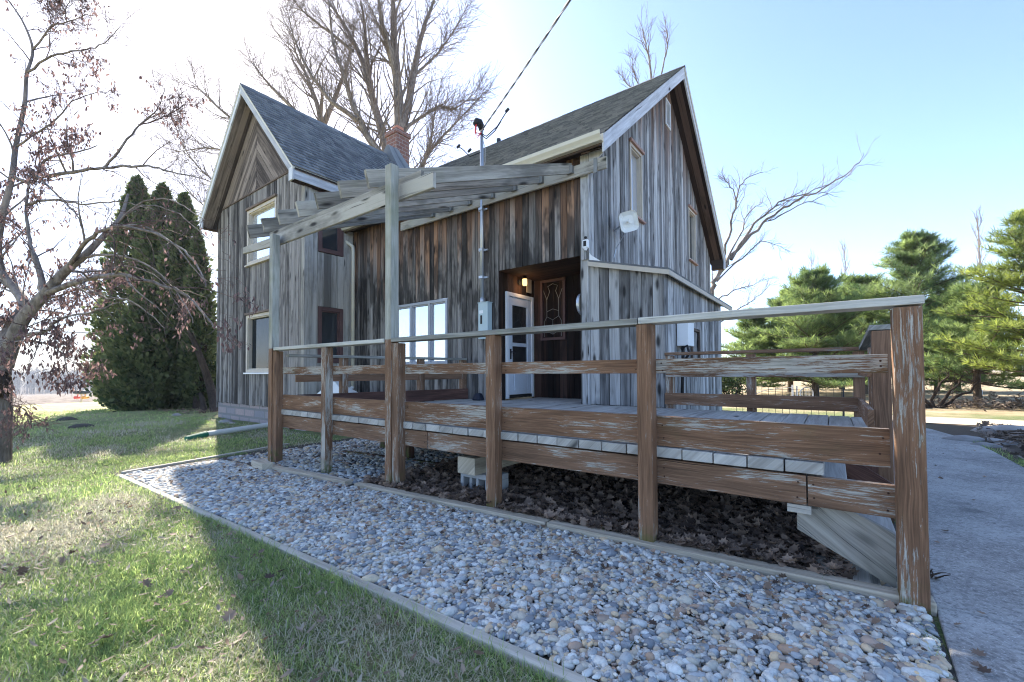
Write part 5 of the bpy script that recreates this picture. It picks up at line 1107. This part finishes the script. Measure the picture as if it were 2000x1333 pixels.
# --- conifers
def pine(name, label, base, top, R, seed, mat, whorl=.42, tuft=.17, dens=1.0, low=.12, group='pines beyond the walk', ang0=.25, thin=0):
    o = thing(name, label, 'tree', group=group); t = Tree(seed); rg = t.R; b = Vector(base); tp_ = Vector(top); H = (tp_-b).length; up = (tp_-b)/H
    t.curve([b-up*.2, b+up*H*.5, tp_], .055+H*.017, .015, 6, 1, .01); tips = []; z = H*low
    while z < H-.1:
        f = z/H; Lr = R*(1-f)**.75*(1 if f > .25 else .75+f); n = rg.randint(5, 8)
        a0 = rg.uniform(0, 6.28)
        for k in range(n):
            a = a0+k*6.283/n+rg.uniform(-.35, .35); L = Lr*rg.uniform(.42, 1.3)+.15; d = Vector((math.cos(a), math.sin(a), 0)); el = ang0*(f*2.4-.5)+rg.uniform(-.25, .3)
            q = [b+up*z]; v = (d+Vector((0, 0, el))).normalized(); ns = 7
            for j in range(ns): v = (v+Vector((rg.gauss(0, .06), rg.gauss(0, .06), .035))).normalized(); q.append(q[-1]+v*L/ns)
            r0 = .008+L*.011; t.lines.append((q, [r0*(1-j/ns*.8) for j in range(ns+1)]))
            for j in range(2, ns+1):
                if rg.random() < thin: continue
                tips.append((q[j], v))
                for sgn in (-1, 1):
                    sd = Vector((-v.y, v.x, 0))*sgn; l2 = L*.34*(1.25-j/ns)*rg.uniform(.5, 1.2)+.08; w = (v*.75+sd+Vector((0, 0, rg.uniform(-.05, .3)))).normalized(); st_ = max(1, int(l2/(tuft*.62)))
                    q2 = [q[j]]
                    for i in range(st_): q2.append(q2[-1]+w*l2/st_); w = (w+Vector((0, 0, .06))).normalized(); tips.append((q2[-1], w))
                    if len(q2) > 1: t.lines.append((q2, [.006]*(len(q2)-1)+[.003]))
        z += whorl*rg.uniform(.7, 1.25)*(1 if f < .7 else .75)
    t.build('trunk', 'branches', M['pinebark'], M['pinebark'], o, .03)
    n = len(tips); P = np.array([tuple(p) for p, _ in tips]); Dv = np.array([tuple(v) for _, v in tips])
    # a tuft: thin needle blades fanned about the shoot
    nb = int(16*dens); tv, tf = [], []
    for k in range(nb):
        a = 6.283*k/nb+rg.uniform(-.3, .3); sp = rg.uniform(.35, 1.15); L = rg.uniform(.75, 1.1); c, s_ = math.cos(a), math.sin(a); x0, y0, z0 = c*math.sin(sp)*L, s_*math.sin(sp)*L, math.cos(sp)*L
        wx, wy = -s_*.034, c*.034; b_ = len(tv); o_ = rg.uniform(-.3, .2); tv += [(wx*.6, wy*.6, o_), (-wx*.6, -wy*.6, o_), (x0*.6-wx, y0*.6-wy, o_+z0*.55), (x0, y0, o_+z0), (x0*.6+wx, y0*.6+wy, o_+z0*.55)]; tf += [[b_, b_+1, b_+2], [b_, b_+2, b_+4], [b_+4, b_+2, b_+3]]
    s = tuft*RS.uniform(.75, 1.25, n); V, FF = inst(np.array(tv), np.array(tf), P, frames(Dv+np.array([0, 0, .35])), np.stack([s, s, s], 1))
    cl = np.clip(RS.normal(.45, .22, n)+.35*np.sin(P[:, 0]*3.1+P[:, 2]*2.2)*np.sin(P[:, 1]*2.7), 0, 1)
    npmesh('crown', V, FF, rep(np.stack([cl, cl, cl], 1), len(tv)), M[mat], o); return n
def pinepx(px, pyb, pt, pyt, D, **k):
    bs = atd(px, pyb, D); bs[2] = .0; tpp = atd(pt, pyt, D); return bs, tpp
npn = 0
for nm, lab, px, pt, pyt, D, R, mat, sd, kw_ in (
    ('pine_tree', 'rounded dark pine right of the leaning tree, left in the row', 1592, 1590, 535, 17.0, 2.9, 'pine1', 51, {}),
    ('pine_tree', 'mid green pine behind the stair post, between two taller pines', 1690, 1680, 545, 18.5, 3.0, 'pine1', 52, {}),
    ('pine_tree', 'tall blue green pine with the highest round crown', 1785, 1790, 462, 16.5, 2.7, 'pine1', 53, {'low': .22, 'thin': .1}),
    ('pine_tree', 'bright yellow green pine cut by the right edge of the picture', 2030, 2020, 415, 10.5, 2.0, 'pine2', 54, {'low': .2, 'thin': .15}),
    ('pine_tree', 'open green pine with a bare brown trunk near the brush pile', 1910, 1905, 560, 12.2, 1.8, 'pine1', 55, {'low': .2, 'thin': .25}),
    ('pine_tree', 'small pine peeping out beside the house wall under the leaning limbs', 1470, 1475, 612, 19, 1.9, 'pine1', 56, {}),
    ('pine_tree', 'pale green pine crowded behind the first dark pine of the row', 1545, 1540, 575, 21, 2.7, 'pine1', 58, {}),
    ('pine_tree', 'broad pine low between the two middle pines, farthest back', 1645, 1640, 570, 23, 3.0, 'pine1', 59, {}),
    ('pine_tree', 'soft pine between the tall round one and the bare trunk pine', 1870, 1865, 560, 20, 2.6, 'pine2', 60, {}),
    ('pine_tree', 'lower shaded pine filling the gap behind the corner post', 1830, 1835, 590, 21, 2.5, 'pine1', 57, {})):
    bs, tpp = pinepx(px, 780, pt, pyt, D); npn += pine(nm, lab, bs, tpp, R, sd, mat, tuft=.12+D*.0052, whorl=.26, **kw_)
print('tufts', npn)
# --- arborvitae
def arbor(label, px, pyt, D, R, seed, squash=1.0, lean=0):
    o = thing('arborvitae', label, 'tree', group='arborvitae clump at the house corner'); b = atg(px, 800); b = atd(px, 806, D); b[2] = float(gz(b[0])); tpz = atd(px+lean, pyt, D); H = tpz[2]-b[2]; rg = np.random.RandomState(seed)
    m = MB(); m.tube([b-np.array([0, 0, .2]), b+np.array([0, 0, H*.5]), tpz-np.array([0, 0, .3])], [.16, .10, .02], 8); m.build('trunk', M['barkdark'], o)
    n = int(15000*R*H/10); f = rg.uniform(0, 1, n)**1.35; a = rg.uniform(0, 6.283, n); prof = R*np.clip(1.15*(1-f)**.62, 0, 1)*np.clip(.55+f*4.5, 0, 1)
    lump = 1+.20*np.sin(a*5+f*9+seed)*np.sin(f*17+a*2)+.14*np.sin(a*9+f*37)*np.sin(f*23-a*4); rr = prof*lump*np.sqrt(rg.uniform(.35, 1.12, n))
    hole = np.sin(a*3.1+f*13+seed*2)*np.sin(f*21-a*2.3+seed) > .62; rr = np.where(rg.uniform(0, 1, n) < .05, rr*1.2, rr); keep = ~hole | (rg.uniform(0, 1, n) < .12)
    f, a, rr = f[keep], a[keep], rr[keep]; n = len(f); ax = b[None]+np.outer(f, tpz-b); P = ax+np.stack([np.cos(a)*rr, np.sin(a)*rr, rg.normal(0, .06, n)], 1)
    Dv = np.stack([np.cos(a)*.75+rg.normal(0, .3, n), np.sin(a)*.75+rg.normal(0, .3, n), .75+rg.normal(0, .3, n)], 1)
    tv = np.array([(0, -.4, 0), (.28, .0, .05), (.42, .38, .02), (.2, .45, -.03), (.12, .85, .06), (0, .6, 0), (-.14, .95, .04), (-.2, .5, .03), (-.45, .42, .0), (-.26, .02, .05)]); tf = np.array([[0, 1, 5], [1, 2, 3], [1, 3, 5], [3, 4, 5], [5, 6, 7], [5, 7, 9], [7, 8, 9], [5, 9, 0]])
    fr = frames(Dv); Rm = np.stack([fr[:, :, 0], fr[:, :, 2], fr[:, :, 1]], axis=2); s = rg.uniform(.09, .19, n); V, FF = inst(tv, tf, P, Rm, np.stack([s, s, s], 1))
    c = np.clip(rg.normal(.4, .25, n), 0, 1); npmesh('foliage', V, FF, rep(np.stack([c, c, c], 1), len(tv)), M['arbor'], o)
arbor('widest dark arborvitae at the left of the clump', 268, 350, 16.8, 1.30, 3); arbor('middle arborvitae with the rounded top in the clump', 318, 366, 16.0, 1.25, 5); arbor('slim arborvitae leaning against the house side of the clump', 352, 384, 15.6, 1.1, 8, lean=8)
arbor('low bushy arborvitae bulging at the front of the clump', 300, 560, 15.2, 1.45, 9); arbor('thin ragged arborvitae close to the house corner', 396, 455, 15.0, .55, 12, lean=-10)
b = atg(424, 806); o = thing('dead_tree', 'bare dark trunk leaning away from the house corner into the evergreens', 'tree'); t = Tree(77)
t.curve([np.array(b)-np.array([0, 0, .1]), atd(412, 760, 14.2), atd(392, 700, 14.4), atd(368, 640, 14.6), atd(352, 590, 14.8)], .15, .05, 5); t.curve([np.array(atg(385, 800))-np.array([0, 0, .1]), atd(386, 740, 14.9), atd(392, 660, 15)], .14, .05, 4); t.curve([np.array(atg(400, 806))-np.array([0, 0, .1]), atd(392, 770, 14.6), atd(374, 735, 14.8)], .10, .04, 4)
t.build('trunk', 'twigs', M['barkdark'], M['barkdark'], o, .01)
n = 900; x = RS.normal(-15.5, 1.2, n); y = RS.uniform(4.2, 7, n); leaves('needle_litter', x, y, gz(x)+.02+RS.uniform(0, .05, n), RS.uniform(.06, .14, n), M['litter'], False, .4, 'brown debris under the evergreens')
# stones at the house corner
for k, (px, py, r_) in enumerate(((440, 826, .13), (453, 829, .08), (345, 812, .10))):
    p = atg(px, py); Tk, Fk = ico(); V = Tk*np.array([r_*1.5, r_, r_*.6])*(1+.15*np.sin(Tk[:, [1, 2, 0]]*3+k)); o = npmesh('rock', V+p, Fk, np.full((len(V), 3), .5), M['rock'], smooth=True); tag(o, ['largest grey rock at the foundation corner', 'smaller rock right of the foundation corner rock', 'lone rock under the evergreens'][k], 'rock')
for k, (px, py) in enumerate(((158, 836), (130, 822))):
    p = atg(px, py); Tk, Fk = ico(); V = Tk*np.array([.28, .2, .09])*(1+.2*np.sin(Tk[:, [1, 2, 0]]*5+k)); o = npmesh('soil_mound', V+p, Fk, np.full((len(V), 3), .5), M['soil'], smooth=True); tag(o, ['nearer dark molehill on the sunny lawn', 'farther low molehill on the sunny lawn'][k], 'molehill')
# --- shrubs on the right
def shrub(name, label, px, py, hpx, wpx, seed, mat, leafn=0, stems=6, D=None, r=.06):
    b = atg(px, py); D = (Vector(b)-Vector(CAM)).dot(Vector(FW)); k = D/F_PX; o = thing(name, label, 'shrub'); t = Tree(seed); rg = t.R; tips = []
    for i in range(stems):
        a = (i/(stems-1)-.5) if stems > 1 else 0; e = Vector(b)+Vector(RT)*a*wpx*k+Vector((0, 0, hpx*k*rg.uniform(.6, 1)))+Vector(FW)*rg.uniform(-.5, .5)
        mid = Vector(b)+Vector(RT)*a*wpx*k*.75+Vector((0, 0, hpx*k*.3)); ln = t.curve([Vector(b)-Vector((0, 0, .1)), mid, e], r, .012, 4, .9, .03); t.sprout(ln, 8, .45, .8, .05, 2, .25, .006, 5, .25, .2)
    t.build('trunk', 'twigs', M['barkdark'], M['barkdark'], o, .03)
    if leafn:
        Pl = np.array([tuple(p) for q, rs in t.lines if rs[0] < .02 for p in q[1:]]); Pl = Pl[RS.randint(0, len(Pl), leafn)]+RS.normal(0, .05, (leafn, 3)); Tl, Fl = leaft(False); fr = frames(RS.normal(0, 1, (leafn, 3))); s = RS.uniform(.07, .13, leafn)
        V, FF = inst(Tl, Fl, Pl, fr, np.stack([s*1.6, s, s], 1)); npmesh('leaves', V, FF, rep(RS.uniform(0, 1, (leafn, 3)), len(Tl)), M[mat], o)
shrub('crabapple', 'gnarled black stemmed shrub right of the corner post', 1826, 796, 80, 150, 61, 'bushm', 0, 5)
shrub('evergreen_shrub', 'leafy green bush at the back corner of the lean-to', 1425, 778, 50, 55, 62, 'bushm', 1500, 7, r=.03)
# fence, gate, posts and debris on the right
fn = thing('wire_fence', 'low black welded wire fence behind the ramp railing', 'fence'); m = MB(); fy = 8.6
for x in np.arange(-1.4, .12, .1): m.tube([(x, fy, 0.0), (x, fy, .78)], .0045, 4)
for z in (.15, .3, .45, .6, .75): m.tube([(-1.45, fy, z), (.12, fy, z)], .0045, 4)
m.build('mesh', M['wire'], fn); m = MB(); m.tube([(.12, fy, 0), (.12, fy, .8)], .012, 6); m.build('stake', M['wire'], fn)
gt = thing('garden_gate', 'galvanised chain-link gate with rounded top between posts behind the railing', 'gate'); g0 = atz(1548, 782, .04); gD = 15.5
g0 = atd(1548, 780, gD); g1 = atd(1556, 780, gD); g2 = atd(1563, 780, gD); g3 = atd(1588, 780, gD)
for g, h in ((g0, 752), (g1, 754)):
    m = MB(); tp2 = atd(1548 if g is g0 else 1556, h, gD); m.tube([(g[0], g[1], -.1), tuple(tp2)], .03, 8); m.build('post', M['galv'], gt)
m = MB(); q = [atd(1563, 790, gD)]+[atd(1575.5+12.5*math.cos(math.pi-a), 768-11*math.sin(a), gD) for a in np.linspace(0, math.pi, 10)]+[atd(1588, 790, gD)]; m.tube(q, .022, 6); gf_ = m.build('frame', M['galv'], gt)
m = MB()
for k in range(9):
    x = 1564+k*2.9; u_ = (x-1575.5)/12.5; yt = 768-11*math.sqrt(max(0, 1-u_*u_)); m.tube([atd(x, 790, gD), atd(x, yt, gD)], .006, 3)
for y in range(762, 792, 4): w_ = 12.5*math.sqrt(max(0, 1-((768-y)/11)**2)) if y < 768 else 12.5; m.tube([atd(1575.5-w_, y, gD), atd(1575.5+w_, y, gD)], .006, 3)
m.build('mesh', M['galv'], gt); m = MB(); m.tube([atd(1546, 757, gD), atd(1520, 759, gD-.2), atd(1490, 764, gD-.5), atd(1465, 775, gD-.8)], .012, 5); m.build('hose', M['galv'], gt)
for k, (px, yb, yt, D, mt, lab, w_) in enumerate(((1938, 795, 765, 13.2, 'tan', 'pale wooden fence post right of the bare pine trunk', .06), (1918, 793, 762, 14.5, 'galv', 'thin steel stake beside the wooden fence post', .02))):
    b = atd(px, yb, D); tpx = atd(px, yt, D); m = MB(); m.bx(b[0]-w_, b[0]+w_, b[1]-w_, b[1]+w_, -.1, tpx[2]); tag(m.build('fence_post', M[mt], bevel=.01), lab, 'post')
n = 1500; pb = atd(1975, 806, 11.4); x = RS.normal(pb[0], 1.0, n); y = RS.normal(pb[1], .5, n); z = np.abs(RS.normal(0, 1, n))*.15*np.exp(-((x-pb[0])/1.3)**2); leaves('brush_pile', x, y, .04+z, RS.uniform(.08, .2, n), M['mulchleaf'], False, .5, 'heap of cut brush and dead leaves under the pines')
for k, (px, py, r_, lab) in enumerate(((1968, 846, .26, 'large flat rock in the shaded mulch'), (1885, 862, .16, 'small rock at the edge of the walk'), (1925, 872, .10, 'smallest rock between mulch and walk'), (1948, 866, .13, 'rock in front of the large flat rock'))):
    p = atg(px, py); Tk, Fk = ico(); V = Tk*np.array([r_*1.5, r_, r_*.5])*(1+.14*np.sin(Tk[:, [1, 2, 0]]*3.3+k)); o = npmesh('garden_rock', V+p, Fk, np.full((len(V), 3), .5), M['rock'], smooth=True); tag(o, lab, 'rock', 'rocks in the mulch bed')
m = MB()
for k in range(7):
    a = atg(1948+k*7, 850+k*4); m.tube([(a[0], a[1], .1), (a[0]+.5+random.uniform(-.1, .3), a[1]-.7+random.uniform(-.3, .3), .12+random.uniform(0, .12)), (a[0]+1.0, a[1]-1.2+random.uniform(-.4, .3), .06)], [.012, .010, .004], 5)
tag(m.build('cut_branches', M['pinebark']), 'long cut branches lying across the shaded mulch', 'branches')
# --- mailboxes, distant wire, far woods
mb = thing('mailboxes', 'pair of dark mailboxes on a timber post with red and yellow newspaper tubes', 'mailbox'); D = 46; K = D/F_PX
c = atd(159, 787, D); c[2] = gz(c[0]); rx, ry = Vector(RT), Vector(FW)
m = MB(); m.tube([Vector(c)-Vector((0, 0, .3)), Vector(c)+Vector((0, 0, .95))], .09, 6); m.build('post', M['tan'], mb); m = MB(); m.bar(Vector(c)+Vector((0, 0, .92))-rx*.62, Vector(c)+Vector((0, 0, .92))+rx*.62, .2, .08); m.build('shelf', M['tan'], mb)
for s_, L in ((-.34, 'mailbox_body'), (.34, 'mailbox_body')):
    pr = [(-.2, 0), (.2, 0), (.2, .18), (.14, .30), (0, .34), (-.14, .30), (-.2, .18)]; m = MB(); m.prism(pr, Vector(c)+Vector((0, 0, .97))+rx*s_-ry*.3, rx*1.35, (0, 0, 1), ry*.6); m.build(L, M['black'], mb, fixn=True)
for s_, mt in ((-.42, 'red'), (.42, 'orange')): m = MB(); m.tube([Vector(c)+Vector((0, 0, .55))+rx*s_-ry*.3, Vector(c)+Vector((0, 0, .55))+rx*s_+ry*.3], .15, 8); m.tube([Vector(c)+Vector((0, 0, .6))+rx*s_, Vector(c)+Vector((0, 0, .9))+rx*s_*.9], .05, 5); m.build('newspaper_tube', M[mt], mb)
for k, dy in enumerate((0, -12)):
    m = MB(); m.tube([atd(-260, 684+dy, 62), atd(20, 691+dy, 60), atd(200, 697+dy, 58), atd(420, 702+dy, 56), atd(700, 706+dy, 55)], .022 if k == 0 else .010, 5); tag(m.build('utility_wire', M['black']), ['thick utility wire crossing the sky above the field at left', 'thin faint utility wire above the thicker one at left'][k], 'wire')
fw_ = Tree(88); rg = fw_.R; mA = MB()
for k in range(1500):
    px = rg.uniform(-320, 760); D = rg.uniform(285, 350); b = atd(px, 768, D); z0 = float(gz(b[0]))-.5; h = rg.uniform(12.5, 17)*(D/300); dx = Vector((RT[0], RT[1], 0)); B = Vector((b[0], b[1], z0)); w = rg.uniform(.10, .26)
    mA.tube([B, B+Vector((0, 0, h*.5))+dx*rg.uniform(-.4, .4), B+Vector((0, 0, h))+dx*rg.uniform(-1, 1)], [w, w*.7, .05], 3, cap=False)
    for i in range(13):
        t_ = rg.uniform(.22, .95); p = B+Vector((0, 0, h*t_)); L = h*rg.uniform(.12, .3); sg_ = rg.choice((-1, 1)); mA.tube([p, p+dx*sg_*L*.5+Vector((0, 0, L*.6)), p+dx*sg_*L*.8+Vector((rg.uniform(-1, 1), rg.uniform(-1, 1), L))], [w*.5, w*.35, .04], 3, cap=False)
tag(mA.build('far_woods', M['wood_far']), 'grey blue line of bare woods beyond the ploughed field', 'woods', kind='stuff')
mA = MB()
for k in range(260):
    px = rg.uniform(1380, 2250); D = rg.uniform(160, 230); b = atd(px, 740, D); h = rg.uniform(3, 7); B = Vector((b[0], b[1], -.2)); dx = Vector((RT[0], RT[1], 0)); w = rg.uniform(.05, .14)
    mA.tube([B, B+Vector((0, 0, h))+dx*rg.uniform(-.6, .6)], [w, .03], 3, cap=False)
    for i in range(9): t_ = rg.uniform(.15, .95); p = B+Vector((0, 0, h*t_)); L = h*rg.uniform(.15, .35); sg_ = rg.choice((-1, 1)); mA.tube([p, p+dx*sg_*L*.7+Vector((0, 0, L*.7))], [w*.5, .03], 3, cap=False)
tag(mA.build('far_hedgerow', M['wood_far']), 'thin bare hedgerow on the far side of the right field', 'woods', kind='stuff')

# ================================================================== HAZE
hm = bpy.data.materials.new('haze'); hm.use_nodes = True; ht = hm.node_tree; ht.nodes.clear(); ho = ht.nodes.new('ShaderNodeOutputMaterial'); hv = ht.nodes.new('ShaderNodeVolumePrincipled')
hv.inputs['Color'].default_value = (.86, .92, 1, 1); hv.inputs['Density'].default_value = .0006; hv.inputs['Anisotropy'].default_value = .45; ht.links.new(hv.outputs[0], ho.inputs['Volume'])
m = MB(); m.bx(-950, 950, -520, 950, -16, 31); tag(m.build('haze', hm), kind='stuff')
# ================================================================== LIGHT
SUN_EL, SUN_AZ = rad(33.6), rad(71.2)       # azimuth from +Y toward -X
sd = Vector((-math.sin(SUN_AZ)*math.cos(SUN_EL), math.cos(SUN_AZ)*math.cos(SUN_EL), math.sin(SUN_EL)))
su_ = bpy.data.lights.new('sun', 'SUN'); su_.energy = 5.0; su_.angle = rad(.53); su_.color = (1, .92, .80); so = bpy.data.objects.new('sun', su_); COL.objects.link(so); so.rotation_euler = sd.to_track_quat('Z', 'Y').to_euler()
W = bpy.data.worlds.new('World'); S.world = W; W.use_nodes = True; nt = W.node_tree; bgn = nt.nodes['Background']; sky = nt.nodes.new('ShaderNodeTexSky'); sky.sky_type = 'NISHITA'; sky.sun_disc = False; sky.sun_elevation = SUN_EL; sky.sun_rotation = -SUN_AZ; sky.air_density = .58; sky.dust_density = .5; sky.ozone_density = 1.0; sky.altitude = 100
nt.links.new(sky.outputs[0], bgn.inputs[0]); bgn.inputs[1].default_value = .15
S.view_settings.view_transform = 'Standard'; S.view_settings.look = 'None'; S.view_settings.gamma = 1; S.view_settings.exposure = 1.92
S.render.engine = 'CYCLES'; S.cycles.use_denoising = True; S.cycles.pixel_filter_type = 'BLACKMAN_HARRIS'; S.cycles.filter_width = 1.1; S.cycles.max_bounces = 8; S.cycles.diffuse_bounces = 4; S.cycles.transmission_bounces = 4; S.cycles.glossy_bounces = 3; S.cycles.sample_clamp_indirect = 4; S.cycles.sample_clamp_direct = .5
